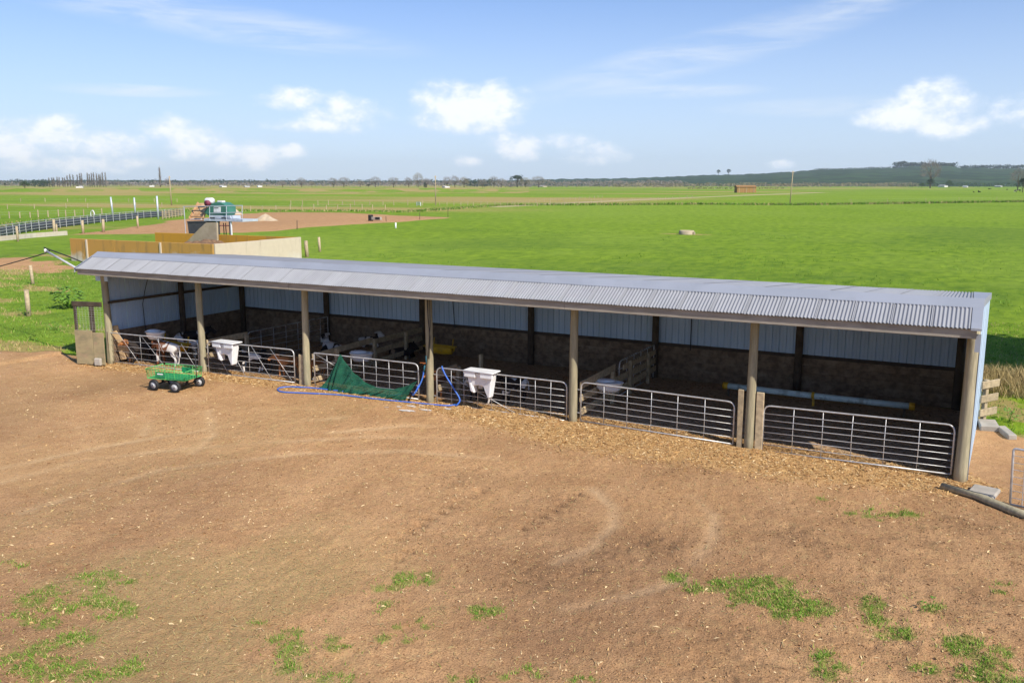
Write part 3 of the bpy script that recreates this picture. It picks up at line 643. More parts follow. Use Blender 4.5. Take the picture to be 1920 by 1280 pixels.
# ---- teal pipe with yellow ends, lying along the back of the last pen
A = G(1357, 722, .30); B = G(1712, 762, .30)
A = Vector((A[0], A[1], .30)); B = Vector((B[0], B[1], .30)); t_ = thing('milk_pipe', 'long pale teal pipe with yellow ends along the last pen', 'pipe', A, 0); D = B-A
MB().tube([Vector(), D*.33+Vector((0, 0, -.012)), D*.66+Vector((0, 0, -.01)), D], .085, 12).build('tube', MT['teal'], t_, True)
for q in (0, .985): MB().tube([D*q-D.normalized()*.015, D*q+D.normalized()*.13*(1 if q == 0 else .9)], .10, 14).build('end_cap', MT['yellow'], t_, True)
MB().tube([D*.49, D*.505], .095, 14).build('clip', MT['yellow'], t_, True)
for q in (.03, .5, .96): MB().box(D*q+Vector((0, .02, -.2)), (.06, .06, .26)).build('stand', MT['yellow' if q == .5 else 'darktimber'], t_)

# ---- blue hose, tap, black hose
def groundpts(px, lift=.022): return [(lambda g: (g[0], g[1], gz(g[0], g[1])+lift))(G(x, y)) for x, y in px]
def smoothp(P, n=4):
    P = [Vector(p) for p in P]; out = []
    for i in range(len(P)-1):
        p0, p1, p2, p3 = P[max(i-1, 0)], P[i], P[i+1], P[min(i+2, len(P)-1)]
        for k in range(n):
            t = k/n; out.append(.5*((2*p1)+(p2-p0)*t+(2*p0-5*p1+4*p2-p3)*t*t+(3*p1-p0-3*p2+p3)*t*t*t))
    return out+[P[-1]]
px3 = PX[3]
h1 = [(px3-.10, -.13, .95), (px3-.13, -.16, .75), (px3-.20, -.22, .55), (px3-.36, -.3, .28)]+groundpts([(770, 741), (735, 747), (690, 744), (640, 739), (590, 733), (545, 730.5), (525, 732), (521, 736), (532, 740), (570, 742), (640, 746), (710, 754), (780, 761), (835, 766), (857, 764)])+[(-12.10, -.14, .10), (-12.02, -.06, .25), (-12.18, -.05, .5), (-12.45, -.045, .85), (-12.58, -.03, 1.06), (-12.63, .03, 1.10), (-12.66, .08, 1.0)]
t_ = thing('blue_hose', 'blue hose looped on the ground from the tap post and hooked over a gate', 'hose', (px3, -.2, 0))
o = MB().tube([Vector(p)-Vector((px3, -.2, 0)) for p in smoothp(h1, 5)], .021, 8).build('hose', MT['bluehose'], t_, True)
MB().tube([(-.06, .06, 1.12), (-.10, .07, .92)], .022, 8).build('coupling', MT['darkblue_pipe'], t_, True)
MB().tube([(-.20, -.02, .56), (-.25, -.05, .47)], .032, 8).build('coupling', MT['bluehose'], t_, True)
tp = thing('water_tap', 'orange handled tap on the fourth shed post above the hose', 'tap', (px3-.06, -.09, 1.16))
MB().tube([(.03, -.02, .22), (.03, -.02, -.02)], .014, 8).build('riser', MT['darkblue_pipe'], tp, True)
MB().tube([(0, 0, 0), (-.07, -.03, .0)], .018, 8).build('valve', MT['rust'], tp, True)
MB().bar((-.16, -.04, .015), (.02, -.03, .025), .02, .012).build('lever', MT['rust'], tp)
# boom pipe with black hose at the left end of the roof
e0 = Vector((XL+.1, EY+.05, EZ-.02)); tip = Vector(CAM)+Vector(ray(86, 470))*((e0.y+.5-CAM[1])/ray(86, 470)[1])
bm = thing('pipe_boom', 'grey pipe boom reaching out from the left corner of the roof', 'pipe', e0)
MB().tube([(0, 0, 0), tip-e0], .035, 8).build('pipe', MT['grey'], bm, True)
MB().lathe([(.02, -.06), (.06, -.05), (.06, .05), (.02, .07)], 10, tip-e0).build('end_bracket', MT['white'], bm, True)
bh = thing('black_hose', 'thin black hose arching over the end of the grey pipe boom', 'hose', tip)
far = Vector(CAM)+Vector(ray(-30, 508))*((e0.y+3-CAM[1])/ray(-30, 508)[1])
hp = [Vector((1.95, .6, -.62)), Vector((.9, .2, -.18)), Vector((.05, 0, .07)), Vector((-.5, .3, .06)), Vector((-1.2, .8, -.18)), (far-tip)*.9, far-tip]
MB().tube(smoothp(hp, 5), .022, 6).build('hose', MT['black'], bh, True)

# ---- shade cloth
def cloth():
    g0, g1 = G(612, 722), G(750, 746); nx, nz = 90, 20; mb = MB(); vs = []
    ap = (-16.22, 1.11)
    for i in range(nx+1):
        u = i/nx; xb = -16.78+u*(3.1)
        # upper edge of the cloth: peak on the gate, long sag, up again at the right post
        if u < .18: top = .14+(1.11-.14)*(u/.18)**.9
        else: top = float(np.interp((u-.18)/.82, [0, .08, .2, .35, .5, .7, .85, 1], [1.11, .84, .56, .34, .25, .27, .40, .60]))
        xt = -16.62+u*3.22 if u < .18 else -16.04+(u-.18)/.82*2.65
        for k in range(nz+1):
            v = k/nz
            fold = (.13*math.sin(u*38+v*2.5+2.2*math.sin(u*7))+.07*math.sin(u*83+v*4))*(.2+v*(1.25-v))
            x = xt*(1-v)+xb*v+.05*math.sin(v*6+u*20)*v; y = -.035-.16*v**1.3-abs(fold)*1.1
            z = top*(1-v)**1.15+(.03+.02*math.sin(u*40))*v
            vs.append((x, y, z+gz(x, y)*.6))
    m = nz+1
    mb.add(vs, [(i*m+k, i*m+k+1, (i+1)*m+k+1, (i+1)*m+k) for i in range(nx) for k in range(nz)])
    me_ = mb.mesh('shade_cloth', MT['netting'], True); o = link('shade_cloth', me_)
    md = o.modifiers.new('solid', 'SOLIDIFY'); md.thickness = .004
    tag(o, 'green shade cloth draped from a gate onto the ground', 'cloth')
cloth()
nt = MT['netting'].node_tree; q_ = NT(nt); pb = [n for n in nt.nodes if n.type == 'BSDF_PRINCIPLED'][0]
pb.inputs['Alpha'].default_value = 0.70

# ---- milk spill
mb = MB()
for (x, y, r) in ((748, 767, .10), (772, 766, .16), (790, 765, .10), (800, 773, .18), (763, 774, .22), (840, 771, .12), (726, 768, .06)):
    g = G(x, y); n = 14; rs = [r*random.uniform(.5, 1.2) for _ in range(n)]
    mb.add([(g[0]+rs[k]*1.2*math.cos(6.283*k/n), g[1]+rs[k]*.5*math.sin(6.283*k/n), gz(g[0], g[1])+.012) for k in range(n)], [tuple(range(n))])
MT['milk'] = mat('dried milk', (0.74, 0.70, 0.66), (0.62, 0.56, 0.5), rough=.5, scale=8)
tag(mb.build('milk_spill', MT['milk']), 'white milk splashes on the dirt below the blue hose', 'spill', kind='stuff')

# ---- plywood screen at the left end
s_ = thing('plywood_screen', 'plywood panels and netting on a timber frame at the left end of the shed', 'screen', (-26.88, -.66, -.05), R(13))
for (x0, x1, h, mt) in ((0, .70, 1.16, 'ply'), (.715, 1.14, 1.10, 'ply')):
    soft(MB().box(((x0+x1)/2, 0, h/2), (x1-x0, .035, h)).build('panel', MT[mt], s_), .006)
for x in (.03, .68): soft(MB().box((x, .07, 1.02), (.10 if x < .1 else .16, .06, 2.04)).build('upright', MT['darktimber'], s_))
soft(MB().box((.52, .06, 2.05), (1.15, .07, .16)).build('top_rail', MT['darktimber'], s_))
for k in range(11): MB().tube([(.05, .03, 1.18+k*.075), (1.14, .03, 1.18+k*.075+random.uniform(-.02, .02))], .003, 5).build('wire', MT['galv'], s_)
for k in range(9): MB().tube([(.1+k*.12, .035, 1.15), (.1+k*.12, .035, 1.98)], .0025, 5).build('wire', MT['galv'], s_)
soft(MB().box((.93, -.10, .12), (.26, .12, .26)).build('block', MT['concrete'], s_), .03)

# ---- green mesh cart
c0 = G(277, 711, .34); c1 = G(346, 717, .34); c2 = G(371, 705, .34)
crz = math.atan2(c1[1]-c0[1], c1[0]-c0[0]); CL = math.hypot(c1[0]-c0[0], c1[1]-c0[1]); CW = min(.75, math.hypot(c2[0]-c1[0], c2[1]-c1[1]))
cart = thing('garden_cart', 'green mesh sided garden cart on four black pneumatic wheels', 'cart', (c0[0], c0[1], gz(c0[0], c0[1])), crz)
zb, zt = .36, .63
soft(MB().box((CL/2, CW/2, zb-.012), (CL, CW, .02)).build('bed', MT['cartdark'], cart), .004)
def cpanel(a, b, n, tilt):
    a = Vector(a); b = Vector(b); d = b-a; o = Vector((d.y, -d.x, 0)).normalized()*tilt; mb = MB()
    up = Vector((0, 0, zt-zb))
    pts = [a, b, b+up+o, a+up+o]; mb.tube(pts, .013, 6, closed=True); mb2 = MB()
    p = mb.build('side_frame', MT['cartgreen'], cart, True)
    for k in range(1, n):
        q = a+d*k/n; mb2.tube([q, q+up+o], .010 if k % 3 == 0 else .0035, 5)
    for k in range(1, 5): mb2.tube([a+(up+o)*k/5, b+(up+o)*k/5], .0035, 5)
    mb2.build('wire_mesh', MT['cartgreen'], p)
    return p
cpanel((0, 0, zb), (CL, 0, zb), 12, .04); cpanel((CL, CW, zb), (0, CW, zb), 12, .04); cpanel((0, CW, zb), (0, 0, zb), 6, .05); cpanel((CL, 0, zb), (CL, CW, zb), 6, .05)
soft(MB().box((CL*.37, -.022, zb+.13), (.36, .012, .17)).build('name_plate', MT['cartdark'], cart), .004)
MB().box((CL*.37, -.031, zb+.15), (.20, .004, .035)).build('plate_print', MT['white'], cart)
soft(MB().box((CL*.6, CW+.01, zb+.13), (.36, .012, .17)).build('name_plate', MT['cartdark'], cart), .004)
for (x, y, sd) in ((.22, .02, -1), (CL-.30, -.02, -1), (.22, CW-.02, 1), (CL-.12, CW+.02, 1)):
    wh = MB(); wh.lathe([(.10, -.045), (.145, -.05), (.165, -.03), (.17, 0), (.165, .03), (.145, .05), (.10, .045)], 20, axis='y'); wo_ = wh.build('wheel', MT['black'], cart, True, loc=(x, y+sd*.03, .165), rot=(0, 0, R(12) if x > CL/2 else 0))
    MB().lathe([(.02, -.055), (.04, -.05), (.05, -.02), (.10, -.035), (.105, 0), (.10, .035), (.05, .02), (.02, .055)], 16, axis='y').build('rim', MT['grey'], wo_, True)
for x in (.22, CL-.22): MB().bar((x, 0, .17), (x, CW, .17), .03, .03).build('axle', MT['black'], cart); MB().bar((x, CW/2, .17), (x, CW/2, zb-.02), .06, .06, up=(1, 0, 0)).build('bracket', MT['black'], cart)
MB().tube([(CL-.05, CW*.5, .2), (CL+.16, CW*.45, .42), (CL+.13, CW*.5, .78), (CL+.10, CW*.55, 1.02)], .014, 6).build('pull_bar', MT['black'], cart, True)
MB().tube([(CL+.10+.10*math.cos(a), CW*.55+.02, 1.09+.07*math.sin(a)) for a in np.linspace(0, 6.283, 13)[:-1]], .011, 6, closed=True).build('handle', MT['black'], cart, True)

# ---- things right of the shed
ln = [G(1766, 910), G(1830, 928), G(1895, 955), G(1960, 978)]
pl = thing('timber_pole', 'round timber pole lying on the dirt at the right end of the shed', 'pole', (ln[0][0], ln[0][1], gz(ln[0][0], ln[0][1])))
MB().tube([(g[0]-ln[0][0], g[1]-ln[0][1], .06) for g in ln], [.07, .075, .08, .08], 12).build('log', MT['pole'], pl, True)
soft(MB().box((0, 0, 0), (.5, .62, .10), None).build('concrete_pad', MT['concrete'], None, loc=(.52, -.75, -.03), rot=(0, 0, R(-12))), .03)
tag(bpy.data.objects['concrete_pad'], 'flat concrete pad at the foot of the right corner post', 'pad')
for i, (x, y, rz, d, lb) in enumerate(((.62, 4.55, 8, (.42, .62, .16), 'large concrete block under the stub fence by the right wall'), (1.02, 4.05, 18, (.20, .75, .14), 'narrow concrete block right of the larger one by the right wall'))):
    o = soft(MB().box((0, 0, 0), d).build('concrete_block', MT['concrete'], None, loc=(x, y, d[2]/2-.03), rot=(R(2), R(-2), R(rz))), .02); tag(o, lb, 'block', 'concrete blocks by the right wall')
rf = thing('stub_fence', 'short three board timber fence sticking out behind the right wall', 'fence', (.44, 4.75, 0), R(58))
for z in (.30, .66, 1.02): soft(MB().box((.30, 0, z), (.72, .05, .19)).build('rail', MT['timber'], rf), .01)
soft(MB().box((.25, .08, .55), (.12, .10, 1.15)).build('post', MT['timber'], rf), .01)
# leaning mesh gate
lg = thing('mesh_gate', 'galvanised mesh gate leaning at the right edge beside the timber pole', 'gate', (.96, -1.42, 0), R(-14))
def LG(u, v): return (u*3.6-.06*v, .12*v, .02+v*1.06)
MB().tube(rpath([LG(0, 0), LG(0, 1), LG(1, 1), LG(1, 0), LG(0, 0)], .06), .022, 8).build('frame', MT['galv'], lg, True)
for k in range(1, 8): MB().tube([LG(0, k/8), LG(1, k/8)], .006, 5).build('wire', MT['galv'], lg)
for k in range(1, 18): MB().tube([LG(k/18, 0), LG(k/18, 1)], .006, 5).build('wire', MT['galv'], lg)
# ---------------------------------------------------------------- calves
def skin_mesh(name, V, E, Rr, sub=2):
    me_ = bpy.data.meshes.new(name); me_.from_pydata(V, E, []); o = bpy.data.objects.new(name, me_); col.objects.link(o)
    sk = o.modifiers.new('skin', 'SKIN'); sk.use_smooth_shade = True; sk.branch_smoothing = .4
    lay = me_.skin_vertices[0]
    for i, r in enumerate(Rr): lay.data[i].radius = r if isinstance(r, tuple) else (r, r)
    for i in range(len(V)): lay.data[i].use_root = (i == 0)
    s2 = o.modifiers.new('sub', 'SUBSURF'); s2.levels = s2.render_levels = sub
    dg = bpy.context.evaluated_depsgraph_get(); out = bpy.data.meshes.new_from_object(o.evaluated_get(dg))
    bpy.data.objects.remove(o); out.name = name
    return out
def calf_mesh(pose='stand', hx=.62, hz=.86, hy=0.0, mz=-.10, gait=0.0):
    V = []; E = []; Rr = []
    def a(p, r, par=None):
        V.append(p); Rr.append(r); i = len(V)-1
        if par is not None: E.append((par, i))
        return i
    L = 0 if pose == 'stand' else -.36
    pel = a((-.34, 0, .62+L), (.135, .14)); mid = a((-.05, 0, .60+L), (.165, .185), pel); che = a((.24, 0, .60+L), (.150, .185), mid)
    nk = a((.40, hy*.35, .70+L+(hz-.8)*.4), (.105, .125), che); nk2 = a((hx-.11, hy*.72, hz-.06+L*.8), (.092, .115), nk)
    hd = a((hx, hy, hz+L*.8), (.094, .100), nk2); mu = a((hx+.135, hy*1.35, hz+mz+L*.8), (.066, .066), hd); a((hx+.205, hy*1.5, hz+mz*1.5+L*.8), (.060, .050), mu)
    rp = a((-.46, 0, .60+L), (.10, .11), pel)
    tl = a((-.52, 0, .62+L), .03, rp); tl2 = a((-.55, .01, .45+L*.7), .018, tl); a((-.55, .02, .30+L*.5), .022, tl2)
    for s in (-1, 1):
        if pose == 'stand':
            g_ = gait*s
            f = a((.25+g_*.3, s*.085, .46), (.062, .06), che); k = a((.26+g_*.7, s*.09, .28), (.045, .042), f); ft = a((.25+g_, s*.09, .09), (.032, .032), k); a((.28+g_, s*.09, .02), (.034, .036), ft)
            h = a((-.33-g_*.3, s*.095, .47), (.085, .07), pel); st = a((-.29-g_*.5, s*.10, .38), (.065, .055), h); hk = a((-.42-g_*.8, s*.095, .26), (.040, .042), st); hf = a((-.39-g_, s*.095, .09), (.032, .032), hk); a((-.36-g_, s*.095, .02), (.034, .036), hf)
        else:
            f = a((.26, s*.12, .14), (.06, .055), che); k = a((.36, s*.15, .07), (.04, .036), f); a((.22, s*.16, .04), (.03, .028), k)
            h = a((-.32, s*.15, .16), (.09, .075), pel); st = a((-.14, s*.20, .09), (.055, .05), h); hk = a((-.30, s*.22, .05), (.036, .034), st); a((-.14, s*.235, .035), (.03, .028), hk)
    for s in (-1, 1):
        e = a((hx-.05, hy+s*.10, hz+.06+L*.8), (.018, .040), hd); a((hx-.09, hy+s*.24, hz+.05+L*.8), (.012, .042), e)
    return skin_mesh('calf', V, E, Rr)
def coat(name, base, patch, seed, thr=.56, scale=2.2, rear=None, legs=None, face=None, rx=-.22):
    m, t, b = bsdf(name); tcn = t.node('ShaderNodeTexCoord'); p = tcn.outputs['Object']; sp = t.node('ShaderNodeSeparateXYZ'); t.put(sp.inputs[0], p)
    n = t.noise(t.vm('ADD', p, (seed*3.1, seed*1.7, seed)), scale, 1.5, .4, .4)
    c = t.mix(t.ss(n, thr-.012, thr+.012), base, patch)
    fur = t.noise(p, 60, 3, .6); wob = t.m('MULTIPLY', t.m('SUBTRACT', n, .5), .5)
    if rear: c = t.mix(t.ss(t.m('ADD', sp.outputs[0], wob), rx+.02, rx-.02), c, rear)
    if legs: c = t.mix(t.ss(t.m('ADD', sp.outputs[2], wob), .30, .26), c, legs)
    if face: c = t.mix(t.ss(t.m('ADD', sp.outputs[0], wob), .33, .37), c, face)
    c = t.mix(t.m('MULTIPLY', fur, .35), c, t.mix(.5, c, (.1, .07, .05)))
    t.put(b.inputs['Base Color'], c); b.inputs['Roughness'].default_value = .8; b.inputs['Specular IOR Level'].default_value = .2
    return m
BLK = (.012, .011, .012); WHT = (.72, .69, .65); TAN = (.46, .19, .065); BRN = (.20, .075, .03)
M_down = calf_mesh(hx=.53, hz=.64, hy=-.10, mz=-.12, gait=.04); M_up = calf_mesh(hx=.48, hz=.80, hy=.06, gait=.05); M_turn = calf_mesh(hx=.44, hz=.78, hy=-.20, gait=-.04); M_lie = calf_mesh('lie', hx=.44, hz=.82, hy=-.12)
def calf(label, px, mesh, rz, m, sc=1.0, z=None):
    g = G(*px); me_ = mesh.copy(); me_.materials.clear(); me_.materials.append(m)
    t_ = thing('calf', label, 'calf', (g[0], g[1], gz(g[0], g[1]) if z is None else z), R(rz), 'calves in the shed pens'); t_.scale = (sc,)*3
    b = link('body', me_, t_)
    # eyes and nose pad ride on the head; hooves on the feet
    return t_
calf('brown and white calf with white hind legs standing behind the green cart', (314, 684), M_down, 182, coat('coat a', BRN, WHT, 1, .60, 2.6, rear=WHT, rx=-.20), 1.12)
calf('dark calf with a tan head at the far left of the front pen', (262, 676), M_turn, 240, coat('coat b', (.025, .02, .018), BLK, 2, .5, face=TAN), .95)
calf('black and white calf standing behind the second post', (372, 655), M_up, 20, coat('coat c', BLK, WHT, 3, .50, 2.4, legs=WHT, face=BLK), 1.0)
calf('black and white calf beyond the braced gate, under its white feeder', (447, 690), M_down, 170, coat('coat k', BLK, WHT, 9, .54, 2.4), .85)
calf('tan calf standing at the right end of the braced gate', (541, 708), M_turn, 250, coat('coat d', TAN, (.30, .13, .05), 4, .55), .85)
calf('black calf in the middle of the braced gate pen', (497, 698), M_down, 160, coat('coat e', BLK, (.05, .045, .04), 5, .6), .85)
calf('black and white calf lying left behind the timber divider', (622, 662), M_lie, 175, coat('coat f', BLK, WHT, 6.3, .44, 2.4), 1.05)
calf('black calf with white saddle lying farther back by the divider', (697, 650), M_lie, 5, coat('coat g', BLK, WHT, 7, .45, 2.2), 1.05)
calf('black calf lying down left of the short yellow trough', (757, 672), M_lie, 10, coat('coat h', BLK, (.30, .2, .13), 8, .66), 1.0)
calf('tan calf behind the left end of the hose gate', (832, 745), M_turn, 260, coat('coat i', TAN, (.12, .06, .03), 10, .52), .9)
calf('black calf feeding below the white feeder on the hose gate', (900, 757), M_down, 170, coat('coat j', BLK, WHT, 11, .55), .88)
calf('black calf with a white leg right of the hose gate feeder', (962, 758), M_turn, 240, coat('coat l', BLK, WHT, 12, .54), .92)
calf('tan calf peering out between gate and post left of the shade cloth', (595, 712), M_turn, 275, coat('coat m', TAN, WHT, 13, .66), .78)
calf('reddish calf lying at the foot of the left gate brace', (236, 671), M_lie, 215, coat('coat n', (.34, .12, .05), WHT, 14, .60), .8)
calf('black and white calf standing beside the brown and white one, farther back', (352, 668), M_turn, 200, coat('coat o', BLK, WHT, 15, .48, 2.2, legs=WHT), .95)
calf('black calf with white legs second from the right in the braced gate pen', (470, 701), M_turn, 215, coat('coat p', BLK, WHT, 16, .66, 2.4, legs=WHT), .85)
# ---------------------------------------------------------------- farm behind the shed
def onY(x, y, Y):
    d = ray(x, y); return Vector(CAM+d*(Y-CAM[1])/d[1])
def lichen(name, axis):
    m, t, b = bsdf(name); p = t.node('ShaderNodeTexCoord').outputs['Object']; sp = t.node('ShaderNodeSeparateXYZ'); t.put(sp.inputs[0], p)
    n1 = t.noise(t.vm('MULTIPLY', p, (.55, .55, .5)), 1.0, 5, .6); n2 = t.noise(p, 3.0, 5, .6)
    c = t.mix(n2, (.50, .45, .36), (.60, .54, .44))
    c = t.mix(t.m('MULTIPLY', t.ss(t.m('ADD', n1, t.m('MULTIPLY', sp.outputs[2], .30)), .52, .74), axis), c, (.46, .23, .02))
    c = t.mix(t.m('MULTIPLY', t.ss(t.noise(t.vm('MULTIPLY', p, (2.2, 2.2, .5)), 1.0, 5, .65), .50, .72), .45 if axis > .5 else .2), c, (.13, .11, .06))
    t.put(b.inputs['Base Color'], c); b.inputs['Roughness'].default_value = .9; return m
MT['lichen'] = lichen('orange lichened concrete', .9); MT['paleconc'] = lichen('pale concrete', .16); MT['orange'] = lichen('deep orange concrete', 1.0)
bk = thing('concrete_bunker', 'lichen stained concrete panel bunker behind the left end of the shed', 'bunker', (-63, 25.6, 0))
def bwall(x0, y0, x1, y1, h, n, m):
    for k in range(n):
        a = Vector((x0+(x1-x0)*k/n, y0+(y1-y0)*k/n, 0)); b = Vector((x0+(x1-x0)*(k+1)/n, y0+(y1-y0)*(k+1)/n, 0)); d = (b-a).normalized()*.008
        hh = h+random.uniform(-.015, .015); mb = MB().bar(a+d+Vector((0, 0, hh/2)), b-d+Vector((0, 0, hh/2)), .16, hh)
        soft(mb.build('wall_panel', MT[m], bk), .015)
bwall(0, 0, 15, .3, 1.76, 3, 'lichen'); bwall(15, .4, 15, 9.5, 1.78, 2, 'paleconc'); bwall(-.4, 8.5, 15, 9.5, 1.78, 3, 'orange')
for x in (1.95, 9.9): soft(MB().box((x, -.12+x*.02, .86), (.16, .10, 1.72)).build('wall_post', MT['paleconc'], bk), .01)
mb = MB(); rngp = [(random.uniform(5, 10), random.uniform(5.5, 8), random.uniform(.25, .5)) for _ in range(40)]
for (x, y, s) in rngp: mb.lathe([(s*1.6, .3), (s*1.2, .3+s*.5), (s*.5, .3+s*.95), (.02, .3+s)], 8, (x, y, .3+.5*max(0, 1-abs(x-7.5)/2.5)))
MT['heap'] = mat('fibre heap', (.22, .13, .07), (.14, .085, .05), rough=.95, scale=5, bump=.6)
mb.build('fibre_heap', MT['heap'], bk)
# separator tower: slanted concrete wall, hopper, platform with rails, green housing
T0 = onY(408, 440, 35.3); Y0 = 35.3
def TQ(x, y, dY=0.0): return onY(x, y, Y0+dY)-Vector((T0.x, Y0, 0))
tw = thing('separator_tower', 'green separator housing on a raised platform above the concrete bunker', 'machine', (T0.x, Y0, 0))
MT['sepgreen'] = mat('separator green', (.06, .21, .155), (.05, .165, .125), rough=.5, scale=2); MT['steel'] = mat('pale steel', (.62, .66, .72), (.5, .54, .6), rough=.45, metal=.3, scale=2)
MT['drum'] = mat('white drum', (.8, .76, .75), (.66, .6, .6), rough=.5, scale=3); MT['maroon'] = mat('maroon motor', (.18, .03, .06), rough=.6); MT['tanpanel'] = mat('tan rusted screen', (.55, .36, .20), (.40, .22, .10), rough=.7, scale=2); MT['hopper'] = mat('dark hopper steel', (.05, .055, .06), (.08, .08, .08), rough=.6, scale=2)
MT['slab'] = mat('tan concrete slab', (.44, .36, .25), (.36, .29, .19), rough=.9, scale=1.2, wear=(.30, .25, .14), wscale=1.5)
def slabpoly(px, dY, th, name, m, smooth=False):
    P = [TQ(x, y, dY) for x, y in px]; n = len(P)
    vs = P+[p+Vector((0, th, 0)) for p in P]
    return soft(MB().add(vs, [tuple(range(n-1, -1, -1)), tuple(range(n, 2*n))]+[(i, (i+1) % n, n+(i+1) % n, n+i) for i in range(n)]).build(name, MT[m], tw), .01)
slabpoly([(345, 466), (345, 457), (356, 447), (372, 430), (386, 417.5), (406, 417.5), (407.5, 466)], -1.25, .18, 'slanted_wall', 'slab')
hopv = [TQ(351, 416, 0), TQ(386, 416, 0), TQ(380, 452, 0), TQ(356, 452, 0)]
mb = MB(); vs = hopv+[p+Vector((0, 1.6, 0)) for p in hopv]
mb.add(vs, [(3, 2, 1, 0), (4, 5, 6, 7), (1, 2, 6, 5), (3, 0, 4, 7), (2, 3, 7, 6)]).build('hopper', MT['hopper'], tw)
mb = MB().tube([hopv[0], hopv[1], hopv[1]+Vector((0, 1.6, 0)), hopv[0]+Vector((0, 1.6, 0))], .05, 6, closed=True); mb.build('hopper_rim', MT['hopper'], tw)
a_, b_ = TQ(355, 411, .2), TQ(381, 411, .2); c_, d_2 = TQ(372, 381, 1.4), TQ(392, 380, 1.4)
MB().add([a_, b_, d_2, c_], [(0, 1, 2, 3)]).build('sloping_screen', MT['tanpanel'], tw)
for q0, q1 in ((a_, c_), (b_, d_2)): MB().bar(q0+Vector((0, 0, .05)), q1+Vector((0, 0, .05)), .06, .22).build('screen_side', MT['tanpanel'], tw)
MB().add([TQ(356, 412, .1), TQ(379, 412, .1), TQ(383, 402, .9), TQ(360, 402, .9)], [(0, 1, 2, 3)]).build('chute_floor', MT['steel'], tw)
for (x0, y0, x1, y1) in ((360, 395, 381, 395), (372, 388, 384, 388), (360, 395, 363, 400), (372, 388, 375, 395)): MB().tube([TQ(x0, y0, -.2), TQ(x1, y1, -.2)], .045, 6).build('screen_brace', MT['hopper'], tw)
p0, p1 = TQ(382, 413.5, 0), TQ(455, 412.5, 0)
soft(MB().box((p0+p1)/2+Vector((0, .9, 0)), ((p1-p0).x, 1.8, .20)).build('platform', MT['steel'], tw), .01)
soft(MB().box((TQ(392, 407, .2)+TQ(432, 407, .2))/2+Vector((0, .6, 0)), (TQ(432, 407).x-TQ(392, 407).x, 1.2, .26)).build('base_frame', MT['steel'], tw), .02)
for x in (398, 420): MB().box(TQ(x, 408.5, -.02), (.6, .02, .10)).build('frame_slot', MT['hopper'], tw)
hs = [(382, 398), (388, 390), (396, 382), (405, 379), (414, 380), (424, 386), (425, 398), (422, 404), (390, 404)]
P = [TQ(x, y, .3) for x, y in hs]; n = len(P); vs = P+[p+Vector((0, 1.1, 0)) for p in P]
soft(MB().add(vs, [tuple(range(n)), tuple(range(2*n-1, n-1, -1))]+[((i+1) % n, i, n+i, n+(i+1) % n) for i in range(n)]).build('housing', MT['sepgreen'], tw), .03, 2)
sg = slabpoly([(400.5, 398), (413.5, 398), (413.5, 388), (400.5, 388)], .26, .03, 'sign_board', 'white')
MB().box(TQ(405.5, 389.8, .245), (.5, .01, .06)).build('sign_print', MT['hopper'], sg); bpy.data.objects['sign_print'].parent = sg
c = TQ(393, 376.5, .5)
MB().lathe([(.02, -.42), (.22, -.40), (.26, -.3), (.26, .3), (.22, .40), (.02, .42)], 14, c, 'x').build('motor_drum', MT['drum'], tw, True)
MB().lathe([(.02, -.28), (.24, -.28), (.26, .2), (.02, .25)], 10, TQ(391, 381, .3), 'y').build('motor', MT['maroon'], tw, True)
soft(MB().box(TQ(415, 379, .8), (.55, .4, .24)).build('gearbox', MT['drum'], tw), .04, 2)
for (x, m) in ((406.8, 'white'), (410, 'hopper'), (430.5, 'hopper'), (433, 'white')):
    a = TQ(x, 415, .1); MB().bar(a, Vector((a.x, a.y, 0)), .10, .10).build('leg', MT[m], tw)
    a = TQ(x, 415, 1.5); MB().bar(a, Vector((a.x, a.y, 0)), .10, .10).build('leg', MT[m], tw)
for x in (419, 423): a = TQ(x, 418, .6); MB().tube([a, Vector((a.x, a.y, .1))], .04, 6).build('drain_pipe', MT['hopper'], tw)
MB().tube([TQ(409, 423, .1), TQ(432, 423, .1)], .035, 6).build('tie_bar', MT['maroon'], tw)
for (x0, y0, x1, y1) in ((343, 387.5, 455, 385.5), (393, 400, 455, 398)): MB().tube([TQ(x0, y0, -.02), TQ(x1, y1, -.02)], .03, 6).build('handrail', MT['steel'], tw)
for x, yb in ((393, 414), (424.5, 414), (454, 412)): MB().tube([TQ(x, 386, -.02), TQ(x, yb, -.02)], .03, 6).build('rail_post', MT['steel'], tw)
a = TQ(345, 387.5, -.02); MB().tube([a, Vector((a.x, a.y, 1.2))], .03, 6).build('rail_post', MT['steel'], tw)

